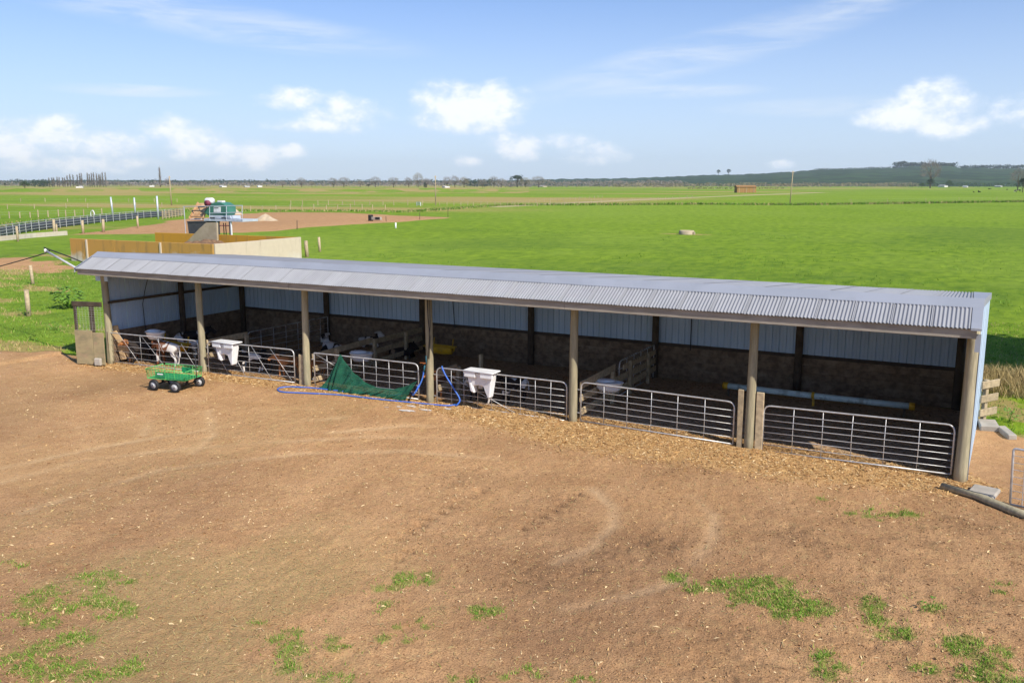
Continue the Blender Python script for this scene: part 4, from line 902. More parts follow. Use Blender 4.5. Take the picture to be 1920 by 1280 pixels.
# ---- stock yard rails on the left
MT['darkblue'] = mat('dark blue sheet', (.035, .045, .085), (.055, .065, .10), rough=.35, scale=.6)
yl = gp([(-90, 463), (0, 445), (60, 434.5), (125, 425.5), (200, 416.5), (270, 409.5), (345, 404)])
yr = thing('stock_yard_rails', 'long galvanised pipe rail fence with dark matting at the left', 'fence', (yl[0][0], yl[0][1], 0))
for (ax, ay), (bx, by) in zip(yl[:-1], yl[1:]):
    a = Vector((ax-yl[0][0], ay-yl[0][1], 0)); b = Vector((bx-yl[0][0], by-yl[0][1], 0))
    for z in (.35, .7, 1.02, 1.3): MB().tube([a+Vector((0, 0, z)), b+Vector((0, 0, z))], .035, 6).build('rail', MT['galv'], yr)
    sd = (b-a).normalized().cross(Vector((0, 0, 1)))*-.5
    MB().bar(a+sd+Vector((0, 0, .58)), b+sd+Vector((0, 0, .58)), .06, 1.0).build('sheeting', MT['darkblue'], yr)  # dark blue sheet set just behind the rails
    n = max(2, int((b-a).length/2.4))
    for k in range(n): q = a+(b-a)*k/n; MB().tube([q, q+Vector((0, 0, 1.36))], .045, 6).build('post', MT['galv'], yr)
def lonepost(px, h, w_, label, cat='post', m='timber', name='fence_post', group=None, z0=0):
    g = G(*px); o = thing(name, label, cat, (g[0], g[1], 0), random.uniform(0, 1), group)
    MB().tube([(0, 0, -.2), (random.uniform(-.05, .05)*h, 0, h)], [w_, w_*.92], 8).build('shaft', MT[m], o, True); return o
for px, h, lb in (((212, 405), 3.5, 'leftmost of three tall pale posts in the stock yard'), ((254, 403), 3.3, 'middle one of three tall pale posts in the stock yard'), ((297, 411), 3.9, 'rightmost of three tall pale posts in the stock yard')): lonepost(px, h, .16, lb, m='steel', name='yard_post', group='tall pale yard posts')
for px, h, w_, lb in (((34, 453), 1.6, .13, 'timber post before the pale kerb at far left'), ((102, 440), 1.8, .16, 'timber post at the end of the pale kerb'), ((107, 441), 1.3, .10, 'short timber post leaning beside the kerb end post'), ((156, 438), 1.6, .16, 'timber post in front of the middle of the yard rails'), ((194, 435), 1.6, .18, 'thick timber post before the yard rails, above the bunker'), ((259, 427), 1.6, .14, 'timber post left of the three tall poles end, by the dirt'),
                      ((62, 533), 1.15, .10, 'weathered post in the rough grass left of the roof corner'), ((54, 592), 1.2, .11, 'weathered post in dry grass left of the plywood screen'), ((576, 482), 1.35, .16, 'timber post right of the bunker end'), ((600, 472), 1.3, .12, 'pale post farther right of the bunker end'), ((742, 428), .75, .11, 'small white post alone in the green paddock'), ((557, 430), 1.2, .05, 'thin dark stake at the dirt edge below the mound'), ((787, 412), 1.2, .05, 'thin dark stake at the right end of the dirt'), ((724, 415), .8, .05, 'thin dark stake right of the black trough'), ((840, 407), 1.3, .05, 'thin dark stake in grass right of the dirt')):
    lonepost(px, h, w_, lb, m='white' if 'white' in lb else ('darktimber' if 'stake' in lb else 'timber'), group='single fence posts')
kb = gp([(-60, 458), (0, 452), (60, 446), (125, 441)])
kt = thing('concrete_kerb', 'low pale concrete kerb wall in front of the stock yard', 'kerb', (kb[0][0], kb[0][1], 0))
for (ax, ay), (bx, by) in zip(kb[:-1], kb[1:]): soft(MB().bar((ax-kb[0][0], ay-kb[0][1], .25), (bx-kb[0][0], by-kb[0][1], .25), .3, .5).build('kerb_length', MT['paleconc'], kt), .02)
g = G(175, 414); hp_ = thing('white_hoop', 'white pipe hoop standing at the stock yard rails', 'pipe', (g[0], g[1], 0))
MB().tube([(-.5, 0, 0), (-.5, 0, .9)]+[(-.05+.45*math.cos(a), 0, 1.1+.55*math.sin(a)) for a in np.linspace(math.pi, -.6, 9)], .07, 8).build('pipe', MT['white'], hp_, True)
# white timber yard end
g0 = G(305, 411); g1 = G(345, 405)
wf = thing('timber_yard_fence', 'greying timber board fence at the right end of the yard rails', 'fence', (g0[0], g0[1], 0)); L = Vector((g1[0]-g0[0], g1[1]-g0[1], 0))
for k in range(8): q = L*(k/7); MB().box(q+Vector((0, 0, .75)), (.14, .14, 1.5)).build('post', MT['timber'], wf)
for z in (.3, .6, .9, 1.2): MB().bar(Vector((0, 0, z)), L+Vector((0, 0, z)), .05, .16).build('board', MT['timber'], wf)

# ---- far fences: posts and two wires
def fence(label, px0, px1, n, h=1.15, w_=.07, m='timber', wires=2, jitter=.2):
    a = G(*px0); b = G(*px1); t_ = thing('field_fence', label, 'fence', (a[0], a[1], 0), 0, 'post and wire fences across the paddocks'); d = Vector((b[0]-a[0], b[1]-a[1], 0)); me_ = None
    for k in range(n):
        hh = h*random.uniform(1-jitter, 1+jitter*.6)
        if me_ is None: me_ = MB().tube([(0, 0, -.1), (0, 0, 1)], w_, 6).mesh('post', MT[m])
        o = link('post', me_, t_, d*((k+random.uniform(-.12, .12))/(max(1, n-1)))); o.scale = (1, 1, hh)
    for k in range(wires): MB().tube([Vector((0, 0, h*(.55+.35*k))), d+Vector((0, 0, h*(.55+.35*k)))], .008, 4).build('wire', MT['galv'], t_)
    return t_
fence('post and wire fence behind the sand mound and dirt patch', (470, 396), (720, 391.5), 12, 1.2, .10)
fence('post and wire fence farther behind the dirt patch, up to the utility pole', (545, 384.5), (815, 385), 12, 1.3, .10)
fence('post fence from the utility pole toward the pale lane', (825, 385.5), (965, 386), 12, 1.1, .08)
fence('near side post fence along the pale lane', (975, 388), (1300, 371.5), 18, 1.1, .09)
fence('far side post fence along the pale lane', (960, 384), (1130, 371), 16, 1.1, .09)
fence('sparse post fence across the left paddocks', (0, 378), (330, 379), 9, 1.2, .10)
fence('dense post fence left before the stock yard', (0, 410), (190, 404), 12, 1.2, .10)
fence('sparse stake fence along the right hand drain', (1590, 383), (1920, 377), 6, 1.5, .05)
fence('low post fence on the far left dry strip', (20, 392), (300, 388), 7, 1.1, .09)
# white gate by the utility pole
g = G(785, 386); wg = thing('white_gate', 'small white rail gate in the paddock left of the utility pole', 'gate', (g[0], g[1], 0), -YAW*-1)
for z in (.4, .9): MB().box((0, 0, z), (2.3, .06, .26)).build('rail', MT['white'], wg)
for x in (-1.1, 1.1): MB().box((x, 0, .5), (.14, .14, 1.1)).build('post', MT['white'], wg)
# utility poles
def upole(px, h, label, arm=1.2, lean=0.0):
    g = G(*px); o = thing('utility_pole', label, 'pole', (g[0], g[1], 0), -YAW+.3, 'utility poles in the paddocks')
    MB().tube([(0, 0, -.5), (lean, 0, h)], [.17, .12], 8).build('shaft', MT['timber'], o, True)
    MB().box((lean*.95, 0, h-.35), (arm, .1, .12)).build('crossarm', MT['timber'], o)
    for x in (-arm*.42, arm*.42): MB().lathe([(.02, 0), (.05, .03), (.04, .15), (.02, .18)], 6, (lean*.95+x, 0, h-.29)).build('insulator', MT['drum'], o)
upole((1481, 383), 9.8, 'leaning utility pole on the drain at the right of the paddock', 1.0, .45)
upole((817, 384.5), 8.2, 'thin utility pole in the middle, right of the white gate', .6, 0)
upole((322, 385), 8.0, 'utility pole behind the stock yard at the left', .6, -.15)

# ---- troughs, mounds, bins
g = G(1287, 439.5); rt = thing('water_trough', 'round concrete water trough alone in the green paddock', 'trough', (g[0], g[1], 0))
MB().lathe([(.90, -.1), (.90, .44), (.86, .48), (.78, .48), (.76, .2), (.02, .2)], 28).build('ring', MT['tanconc'] if 'tanconc' in MT else MT['slab'], rt, True)
MT['water'] = mat('trough water', (.03, .04, .03), rough=.1); MB().lathe([(.765, .36), (.01, .36)], 24).build('water', MT['water'], rt)
soft(MB().box((.95, -.2, .16), (.3, .3, .36)).build('float_box', MT['slab'], rt), .03)
g = G(703, 414.5); bt = thing('black_trough', 'black tub and grey trough on the edge of the dirt patch', 'trough', (g[0], g[1], 0))
soft(MB().box((-.85, 0, .5), (.55, .7, 1.0)).build('tub', MT['black'], bt), .08, 2); soft(MB().box((.35, 0, .42), (1.7, .6, .5)).build('trough', MT['concrete'], bt), .05, 2); MB().box((.75, -.31, .45), (.9, .03, .4)).build('side_panel', MT['black'], bt)
MT['sand'] = mat('pale sand', (.52, .42, .29), (.44, .34, .22), rough=.95, scale=1.5, bump=.5, bscale=6)
def mound(label, px, rx, ry, h):
    g = G(*px); mb = MB(); nr_, na = 9, 26; vs = []
    for i in range(nr_):
        q = i/(nr_-1)
        for k in range(na):
            a = 6.283*k/na; w_ = 1+.16*math.sin(3*a+rx)+.08*math.sin(7*a); vs.append((rx*q*w_*math.cos(a), ry*q*w_*math.sin(a), h*(1-q**1.15)*(1+.12*math.sin(5*a+q*6))-.05))
    mb.add(vs, [(i*na+k, (i+1)*na+k, (i+1)*na+(k+1) % na, i*na+(k+1) % na) for i in range(nr_-1) for k in range(na)])
    o = mb.build('sand_mound', MT['sand'], None, True, loc=(g[0], g[1], 0)); tag(o, label, 'mound', 'heaps on the dirt patch')
mound('wide pale sand mound on the brown dirt patch', (499, 413.5), 2.2, 1.6, 1.05); mound('pointed sand heap behind the separator platform rail', (438, 402), 2.1, 1.6, 1.35)
# hay barn far right of centre
g = G(1397, 361.5); hb_ = thing('hay_barn', 'low brown hay barn standing far out in the paddocks', 'barn', (g[0], g[1], 0), .50)
MT['haybrown'] = mat('brown barn cladding', (.36, .20, .07), (.28, .15, .06), rough=.9, scale=.6, stretch=(3, 3, .3))
soft(MB().box((0, 0, 2.0), (13, 7, 4.0)).build('walls', MT['haybrown'], hb_), .05)
mb = MB(); mb.add([(-6.8, -4, 3.9), (6.8, -4, 3.9), (6.8, 0, 5.0), (-6.8, 0, 5.0), (-6.8, 4, 3.9), (6.8, 4, 3.9)], [(0, 1, 2, 3), (3, 2, 5, 4)]); mb.build('roof', MT['haybrown'], hb_)
MB().box((6.52, 0, 1.9), (.05, 4, 3.8)).build('doorway', MT['hopper'], hb_)
for x in (-5, 0, 5): MB().box((x, -3.56, 2.1), (.3, .1, 4.2)).build('pillar', MT['timber'], hb_)

# ---- far farm buildings
def farm(label, px, W, D, h, rf, wall=(.72, .70, .66), roof=(.75, .75, .75)):
    g = G(*px); t_ = thing('farm_building', label, 'building', (g[0], g[1], 0), -YAW*-1+random.uniform(-.3, .3), 'pale farm buildings on the horizon')
    mw = mat('wall '+label[:20], wall, rough=.8, scale=.3); mr = mat('roofing '+label[:20], roof, rough=.6, scale=.3)
    W, h, rf = W*.75, h*.8, rf*.8; MB().box((0, 0, h/2), (W, D, h)).build('walls', mw, t_)
    mb = MB(); e = .4; mb.add([(-W/2-e, -D/2-e, h-.1), (W/2+e, -D/2-e, h-.1), (W/2+e, 0, h+rf), (-W/2-e, 0, h+rf), (-W/2-e, D/2+e, h-.1), (W/2+e, D/2+e, h-.1)], [(0, 1, 2, 3), (3, 2, 5, 4)]); mb.build('roof', mr, t_)
    for k in range(3): MB().box((-W*.3+k*W*.3, -D/2-.03, h*.5), (W*.1, .08, h*.4)).build('window', MT['hopper'], t_)
    return t_
farm('long white shed beneath the poplar row at the left horizon', (150, 352.5), 15, 8, 2.6, 1.2); farm('white house left of the tall single poplar', (285, 350.5), 12, 8, 3, 1.6); farm('white shed right of the left utility pole', (418, 351), 14, 8, 2.6, 1.4)
farm('grey shed between the far trees left of centre', (463, 351), 12, 8, 2.6, 1.4, (.5, .5, .5)); farm('small white house on the far left horizon', (487, 351), 8, 7, 3, 1.4); farm('white cottage in front of the bare trees, left of the middle pole', (836, 352), 13, 8, 2.6, 1.4, roof=(.6, .5, .45))
farm('pale house among the grey trees right of the middle pole', (1018, 350.5), 16, 9, 2.6, 1.2, (.7, .6, .5)); farm('white house with grey roof beside the big bare tree', (1768, 351), 18, 10, 3.5, 2.2, roof=(.3, .3, .32)); farm('small white shed right of the big bare tree', (1810, 351.5), 10, 6, 2.2, 1.0)
farm('low white shed near the right edge of the horizon', (1872, 351), 16, 6, 3, .8, (.5, .48, .45)); farm('very long pale glasshouse below the far hill', (1092, 347), 95, 20, 7, 3, (.8, .82, .86), (.85, .87, .9)); farm('long pale glasshouse right of the longest one', (1142, 347), 60, 20, 6, 3, (.8, .82, .86), (.85, .87, .9))
# ---------------------------------------------------------------- hills
def hills(name, prof, dist, foot, back, mat_, rough, seed, label=None):
    pts = [AZEL(x, y) for x, y in prof]; azs = [p[0] for p in pts]; zs = [6.0+math.tan(p[1])*dist for p in pts]
    n = 420; A_ = np.linspace(azs[0], azs[-1], n); Z = np.interp(A_, azs, zs); rows = [(foot, -.02), (foot*.9+dist*.1, .12), (foot*.7+dist*.3, .34), (foot*.5+dist*.5, .55), (foot*.25+dist*.75, .80), (foot*.08+dist*.92, .94), (dist, 1.0), (back, .75), (back*1.2, -.02)]
    V_ = []
    for (r_, q) in rows:
        nz = (fbm(A_*260, np.full(n, r_*.004), seed, 4)-.5)*2*rough*(q if q > 0 else 0)+(fbm(A_*40, np.full(n, r_*.002), seed+5, 3)-.5)*2*rough*1.0*(0 < q < .95)
        V_.append(np.stack([CAM[0]+np.sin(A_)*r_, CAM[1]+np.cos(A_)*r_, Z*q+nz], -1))
    V_ = np.concatenate(V_); m = len(rows); me_ = bpy.data.meshes.new(name)
    me_.from_pydata(V_.tolist(), [], [(i*n+k, i*n+k+1, (i+1)*n+k+1, (i+1)*n+k) for i in range(m-1) for k in range(n-1)]); me_.polygons.foreach_set('use_smooth', [True]*len(me_.polygons)); me_.materials.append(mat_)
    tag(link(name, me_), kind='structure')
hm, t, b = bsdf('hill cover'); p = t.node('ShaderNodeNewGeometry').outputs['Position']
c = t.mix(t.ss(t.noise(p, .006, 5, .6), .42, .58), (.018, .038, .018), (.045, .085, .032)); c = t.mix(t.m('MULTIPLY', t.ss(t.noise(p, .035, 5, .65), .45, .6), .7), c, (.012, .024, .014)); c = t.mix(t.m('MULTIPLY', t.ss(t.noise(p, .012, 4, .6), .6, .7), .6), c, (.09, .075, .045))
t.put(b.inputs['Base Color'], c); b.inputs['Roughness'].default_value = .95; b.inputs['Specular IOR Level'].default_value = .1
hills('hills', [(880, 343), (960, 338), (1060, 335.5), (1180, 334), (1300, 329.5), (1400, 326.5), (1480, 322.5), (1540, 318), (1600, 316.5), (1680, 315), (1700, 312), (1780, 311.5), (1800, 315), (1840, 314), (1870, 316.5), (1920, 316), (2050, 314), (2250, 318), (2500, 330), (2700, 344)], 4300, 2300, 5000, hm, 4.0, 201)
hills('far_hills', [(-900, 343), (-500, 339), (-200, 338), (0, 338.5), (200, 338), (420, 338.5), (700, 339.5), (900, 338.5), (1000, 340), (1100, 343)], 5300, 4600, 5600, hm, 4.0, 301)

# ---------------------------------------------------------------- trees
MT['bark'] = mat('bark', (.13, .10, .075), (.09, .07, .05), rough=.95, scale=2, bump=.4); MT['twigs'] = mat('bare twigs', (.25, .215, .19), (.19, .165, .145), rough=.95, scale=1); MT['twigs2'] = mat('budding twigs', (.26, .22, .14), (.2, .17, .11), rough=.95, scale=1)
MT['leaf'] = mat('leaf', (.045, .085, .02), (.03, .06, .018), rough=.7, scale=1.5); MT['darkleaf'] = mat('dark conifer', (.022, .045, .02), (.015, .032, .016), rough=.8, scale=1.5); MT['brightleaf'] = mat('bright leaf', (.14, .26, .03), (.09, .19, .02), rough=.5, scale=4)
def tri_mesh(name, P, mats):
    """P: (n,3,3) triangles"""
    n = len(P); me_ = bpy.data.meshes.new(name); me_.vertices.add(n*3); me_.vertices.foreach_set('co', np.asarray(P, np.float32).ravel())
    me_.loops.add(n*3); me_.loops.foreach_set('vertex_index', np.arange(n*3, dtype=np.int32)); me_.polygons.add(n); me_.polygons.foreach_set('loop_start', np.arange(n, dtype=np.int32)*3)
    me_.update(calc_edges=True)
    for m in mats: me_.materials.append(m)
    return me_
def bare_tree(kind, seed, tw='twigs'):
    r = np.random.default_rng(seed); tr = MB(); tris = []
    if kind == 'poplar':
        tr.tube([(0, 0, -.05), (0, 0, .5), (.0, .01, .98)], [.016, .010, .002], 6)
        for k in range(230):
            z = r.uniform(.06, .95); a = r.uniform(0, 6.283); w_ = .085*(1-abs(z-.42)*1.1)*r.uniform(.5, 1.1); L = r.uniform(.08, .2)
            b0 = np.array([math.cos(a)*w_*.25, math.sin(a)*w_*.25, z]); b1 = b0+np.array([math.cos(a)*w_, math.sin(a)*w_, L]); s = np.array([-math.sin(a), math.cos(a), 0])*.006
            tris.append([b0-s, b0+s, b1])
    else:
        tr.tube([(0, 0, -.03), (.01, 0, .15), (0, .02, .38)], [.030, .024, .016], 7)
        for k in range(9):
            a = k*2.4+r.uniform(-.4, .4); z = r.uniform(.14, .36); e = np.array([math.cos(a)*r.uniform(.15, .34), math.sin(a)*r.uniform(.15, .34), r.uniform(.42, .85)])
            mid = (np.array([0, 0, z])+e)/2+r.uniform(-.03, .03, 3); tr.tube([(0, 0, z), tuple(mid), tuple(e)], [.014, .009, .004], 5)
        wv = r.uniform(.8, 1.2, 8)
        for k in range(900):
            a = r.uniform(0, 6.283); ph = math.acos(r.uniform(-.55, 1)); q = r.uniform(.35, 1)**.5*wv[int(a/6.284*8)]
            c = np.array([math.cos(a)*math.sin(ph)*.42*q, math.sin(a)*math.sin(ph)*.42*q, .58+math.cos(ph)*.40*q]); d = c-np.array([0, 0, .35]); d = d/np.linalg.norm(d)+r.uniform(-.5, .5, 3); d /= np.linalg.norm(d)
            s = np.cross(d, r.uniform(-1, 1, 3)); s = s/np.linalg.norm(s)*r.uniform(.003, .007); L = r.uniform(.06, .15); tris.append([c-s-d*L*.5, c+s-d*L*.5, c+d*L*.5])
    return tr.mesh('trunk', MT['bark'], True), tri_mesh('crown', tris, [MT[tw]])
def leafy_tree(kind, seed, m):
    r = np.random.default_rng(seed); tr = MB(); tris = []
    tr.tube([(0, 0, -.03), (0, .01, .3), (.01, 0, .7)], [.03, .022, .008], 6)
    blobs = []
    if kind == 'pine':
        for k in range(14): a = k*2.4; blobs.append((math.cos(a)*r.uniform(.1, .38), math.sin(a)*r.uniform(.1, .38), r.uniform(.45, .92), r.uniform(.10, .18)))
    elif kind == 'cone':
        for k in range(16): z = .12+.8*k/16; w_ = .26*(1-z)+.03; a = k*2.4; blobs.append((math.cos(a)*w_*.6, math.sin(a)*w_*.6, z, .10+.14*(1-z)))
    else:
        for k in range(16): a = k*2.4; ph = r.uniform(.2, 1.5); blobs.append((math.cos(a)*math.sin(ph)*.3, math.sin(a)*math.sin(ph)*.3, .40+math.cos(ph)*.42, r.uniform(.13, .22)))
    for (x, y, z, s) in blobs:
        tr.tube([(0, 0, max(.1, z*.5)), (x, y, z)], [.010, .004], 4)
        for k in range(95):
            d = r.normal(size=3); d /= np.linalg.norm(d); c = np.array([x, y, z])+d*s*r.uniform(.55, 1.1)*np.array([1, 1, .75]); u = np.cross(d, r.normal(size=3)); u /= np.linalg.norm(u); v = np.cross(d, u)+d*r.uniform(-.6, .6); L = r.uniform(.022, .05); tris.append([c-u*L*.5, c+u*L*.5, c+v*L])
    return tr.mesh('trunk', MT['bark'], True), tri_mesh('crown', tris, [MT[m]])
PROT = {'round': [bare_tree('round', s) for s in (1, 2, 3)], 'bud': [bare_tree('round', 5, 'twigs2')], 'poplar': [bare_tree('poplar', s) for s in (11, 12)], 'pine': [leafy_tree('pine', 21, 'darkleaf')], 'bush': [leafy_tree('bush', 31, 'leaf'), leafy_tree('bush', 32, 'darkleaf')], 'cone': [leafy_tree('cone', 41, 'darkleaf')]}
def tree(kind, x, ytop, ybase, hw, label, group=None, var=None, dist=None, z0=0.0, name=None):
    g = G(x, ybase) if dist is None else CAM+ray(x, 344.4)*dist; d = ray(x, ybase); dep = float(np.dot(g-CAM, _fw)); H_ = (ybase-ytop)/FPX*dep*1.06; W_ = 2.15*hw/FPX*dep
    tm, cm = PROT[kind][(var if var is not None else random.randrange(99)) % len(PROT[kind])]; nw = {'round': .92, 'bud': .92, 'poplar': .19, 'pine': .8, 'bush': .85, 'cone': .5}[kind]
    o = thing(name or {'round': 'bare_tree', 'bud': 'bare_tree', 'poplar': 'poplar_tree', 'pine': 'pine_tree', 'bush': 'bushy_tree', 'cone': 'conifer_tree'}[kind], label, 'tree', (g[0], g[1], z0), random.uniform(0, 6.28), group); sx = W_/nw
    for n_, me_ in (('trunk', tm), ('crown', cm)): c_ = link(n_, me_, o); c_.scale = (sx, sx, H_)
    return o
GP = 'poplars in the row on the left horizon'
for x in list(range(93, 136, 5))+[139, 146, 150, 154]+list(range(166, 202, 4)):
    tree('poplar', x+random.uniform(-1, 1), (333 if x < 128 else 329 if x < 160 else 327)+random.uniform(-2, 2), 350.5, 3.2, 'leafless grey poplar standing in the row on the left horizon', GP)
tree('poplar', 301, 317, 351, 4.2, 'single tall bare poplar on the horizon above the stock yard'); tree('round', 315, 335, 351, 7, 'bare round tree just right of the tall single poplar'); tree('bush', 47, 339, 356, 9, 'dark green bushy tree on the bank at far left', var=0); tree('bush', 10, 343, 351, 3, 'small dark bush at the left edge of the horizon', var=1)
GR = 'bare trees along the middle horizon'
rowt = [(565, 334, 10, 'lone round bare tree right of the separator'), (625, 334, 11, 'left one of two round trees touching, above the dirt patch'), (645, 333, 12, 'right one of two round trees touching, above the dirt patch'), (676, 339, 7, 'small round tree between two pairs of larger ones'), (704, 332, 11, 'round brown tree left of the middle pole, left of its twin'), (738, 333, 11, 'round brown tree nearest the white gate, on the horizon'), (766, 333, 8, 'slim pale tree left of the tallest middle tree'), (784, 326, 10, 'tallest pale bare tree left of the middle pole'), (800, 335, 11, 'grey tree just left of the middle pole top'), (838, 332, 8, 'bare tree first right of the middle pole'), (853, 330, 10, 'taller bare tree second right of the middle pole'), (870, 333, 10, 'bare tree third right of the middle pole'), (905, 337, 9, 'low grey tree in front of the dark shelterbelt'), (926, 331, 9, 'pale bare tree at the right end of the middle row'), (940, 335, 9, 'low bare tree left of the flat topped pine'), (585, 341, 6, 'small grey tree between lone tree and touching pair'), (530, 340, 9, 'low brown tree above the sand mound'), (1160, 338, 7, 'brown willow right of the glasshouses'), (1010, 331, 14, 'broad grey tree right of the flat topped pine'), (985, 334, 12, 'grey tree under the flat topped pine')]
for i, (x, yt, hw, lb) in enumerate(rowt): tree('bud' if i % 4 == 3 else 'round', x, yt, 351.2+random.uniform(-.6, .6), hw, lb, GR)
tree('pine', 970, 329.5, 351, 14, 'flat topped dark pine on the horizon right of the middle pole'); tree('cone', 797, 342, 352, 3, 'small dark conifer below the tallest middle tree'); tree('bush', 691, 345, 351.5, 4, 'small dark bush on the horizon above the dirt patch', var=1)
tree('round', 1744, 302, 352.5, 20, 'big bare tree rising above the hill at the right', var=0); tree('bush', 1744, 335, 353, 8, 'dark green shrub at the foot of the big bare tree', var=1); tree('bush', 1779, 337.5, 352, 6, 'dark green shrub right of the big bare tree', var=0); tree('bush', 1728, 342, 352, 4, 'small brown green shrub left of the big bare tree', var=0)
tree('round', 1908, 318, 356, 16, 'bare tree at the right edge behind the dark shrub', var=1); tree('bush', 1917, 334, 361, 10, 'dark shrub at the right edge of the horizon', var=1)
tree('bush', 858, 334, 347, 5, 'tree tops', var=1) if False else None
for (x, yt, hw, lb) in ((1347, 318, 4, 'left one of two dark trees on the far ridge'), (1366, 317, 4.5, 'right one of two dark trees on the far ridge')):
    a, e = AZEL(x, 328.6); d = 4250/math.cos(a-YAW)*1.0; z = 6+math.tan(e)*4250; tr_ = tree('bush', x, yt, 329, hw, lb, 'pair of trees on the far ridge', 1, dist=1.0)
    tr_.location = (CAM[0]+math.sin(a)*4250, CAM[1]+math.cos(a)*4250, z-1); dep = 4250*math.cos(a-YAW)
    for c_ in tr_.children: c_.scale = (2*hw/FPX*dep/.85,)*2+((329-yt)/FPX*dep*1.05,)
for (x, yt, hw, lb) in ((1612, 308.5, 7, 'rounded dark pine at the left end of the ridge wood'),):
    pass
# dark shelterbelts, ridge wood and scrub too far to tell apart
def belt(name, px0, px1, ytop, ybase, n, m, label, cat, seed, dist=None, size=1.0):
    r = np.random.default_rng(seed); tris = []
    for k in range(n):
        q = r.random(); x = px0[0]+(px1[0]-px0[0])*q; yb = px0[1]+(px1[1]-px0[1])*q
        if dist is None: g = G(x, yb+r.uniform(-.15, .15)); z0 = 0
        else:
            a, e = AZEL(x, yb); g = np.array([CAM[0]+math.sin(a)*dist, CAM[1]+math.cos(a)*dist, 0]); z0 = 6+math.tan(e)*dist-2
        dep = np.dot(g-CAM, _fw); H_ = (ybase-ytop)/FPX*dep*(.45+.75*fbm(np.array([x*.22]), np.array([seed*1.7]), seed, 3)[0]); c = g+np.array([r.normal()*dep*.002, r.normal()*dep*.002, 0]); c[2] = z0+H_*r.random()**.7
        u = r.normal(size=3); u /= np.linalg.norm(u); v = np.cross(u, r.normal(size=3)); v /= np.linalg.norm(v); s = dep/FPX*size*r.uniform(.6, 1.5)
        tris.append([c-u*s, c+u*s, c+v*s*1.4])
    tag(link(name, tri_mesh(name, tris, [MT[m]])), label, cat, kind='stuff')
belt('shelterbelt', (60, 350.8), (92, 350.8), 337, 351, 700, 'darkleaf', 'dark shelterbelt at the left horizon', 'trees', 1); belt('shelterbelt', (870, 350.5), (925, 350.5), 335, 351, 900, 'darkleaf', 'dark shelterbelt behind the middle bare trees', 'trees', 2)
belt('hedgerow', (0, 349.8), (960, 349.8), 340.5, 350, 8000, 'twigs', 'grey hedgerows along the far left horizon', 'hedge', 3); belt('scrub', (930, 350.8), (1280, 350.6), 338, 351, 5200, 'twigs', 'grey brown scrub on the middle horizon', 'scrub', 4); belt('scrub', (1150, 351.2), (1720, 350.5), 342.5, 351, 5200, 'twigs2', 'brown scrub below the hill', 'scrub', 5)
belt('scrub', (1690, 350.5), (2050, 350.5), 343, 351, 2200, 'leaf', 'green brown scrub at the right below the hill', 'scrub', 6); belt('ridge_wood', (1676, 315.5), (1790, 315.5), 303, 315, 3600, 'darkleaf', 'dark wood along the ridge', 'wood', 7, dist=4300, size=1.1); belt('ridge_wood', (1800, 318), (1925, 317), 308, 317, 2000, 'darkleaf', 'scattered dark ridge trees at the right', 'wood', 8, dist=4300, size=1.1)
belt('ridge_wood', (1530, 319.5), (1676, 316), 313.5, 318, 900, 'darkleaf', 'low dark ridge trees', 'wood', 9, dist=4300, size=.9)
belt('far_hedgerow', (0, 346), (930, 346.5), 335.5, 346, 9000, 'darkleaf', 'dark green tree lines far off at the left', 'trees', 10, dist=3000, size=1.0)

# ---------------------------------------------------------------- far cows
cowm = calf_mesh(hx=.60, hz=.62, gait=.06); cowb = cowm.copy(); cowm.materials.append(coat('cow coat', BLK, WHT, 21, .62, 2.0)); cowb.materials.append(coat('cow black', BLK, (.03, .03, .03), 22, .6, 2.0)); cowl = M_lie.copy(); cowl.materials.clear(); cowl.materials.append(coat('cow coat lying', BLK, WHT, 23, .62, 2.0))
def cow(px, me_, label, group=None, s=1.75):
    g = G(*px); o = link('cow', me_, None, (g[0], g[1], 0), (0, 0, random.uniform(0, 6.28))); o.scale = (s*1.15, s, s); tag(o, label, 'cow', group)
cow((1836, 361), cowl, 'black and white cow lying in the paddock at the right', None, 2.3); cow((1826, 361), cowl, 'small pale cow lying left of the larger lying cow', None, 1.5); cow((1904, 361), cowm, 'black and white cow standing at the right edge', None, 2.6); cow((1912, 359.5), cowb, 'black cow behind the cow at the right edge', None, 2.4); cow((1888, 357), cowb, 'small black cow alone left of the right edge cows', None, 1.8); cow((1855, 356), cowb, 'black cow lying behind the larger lying cow', None, 2.2)
for k in range(20): cow((1290+k*4.3+random.uniform(-1, 1), 354.6+random.uniform(-.25, .25)), cowb if k % 3 else cowm, 'tiny dark cow in the line left of the hay barn', 'cows in a line left of the hay barn', 2.0)
for k in range(10): cow((1424+k*5+random.uniform(-1.5, 1.5), 354.4+random.uniform(-.2, .2)), cowb, 'tiny dark cow in the line right of the hay barn', 'cows in a line right of the hay barn', 1.9)

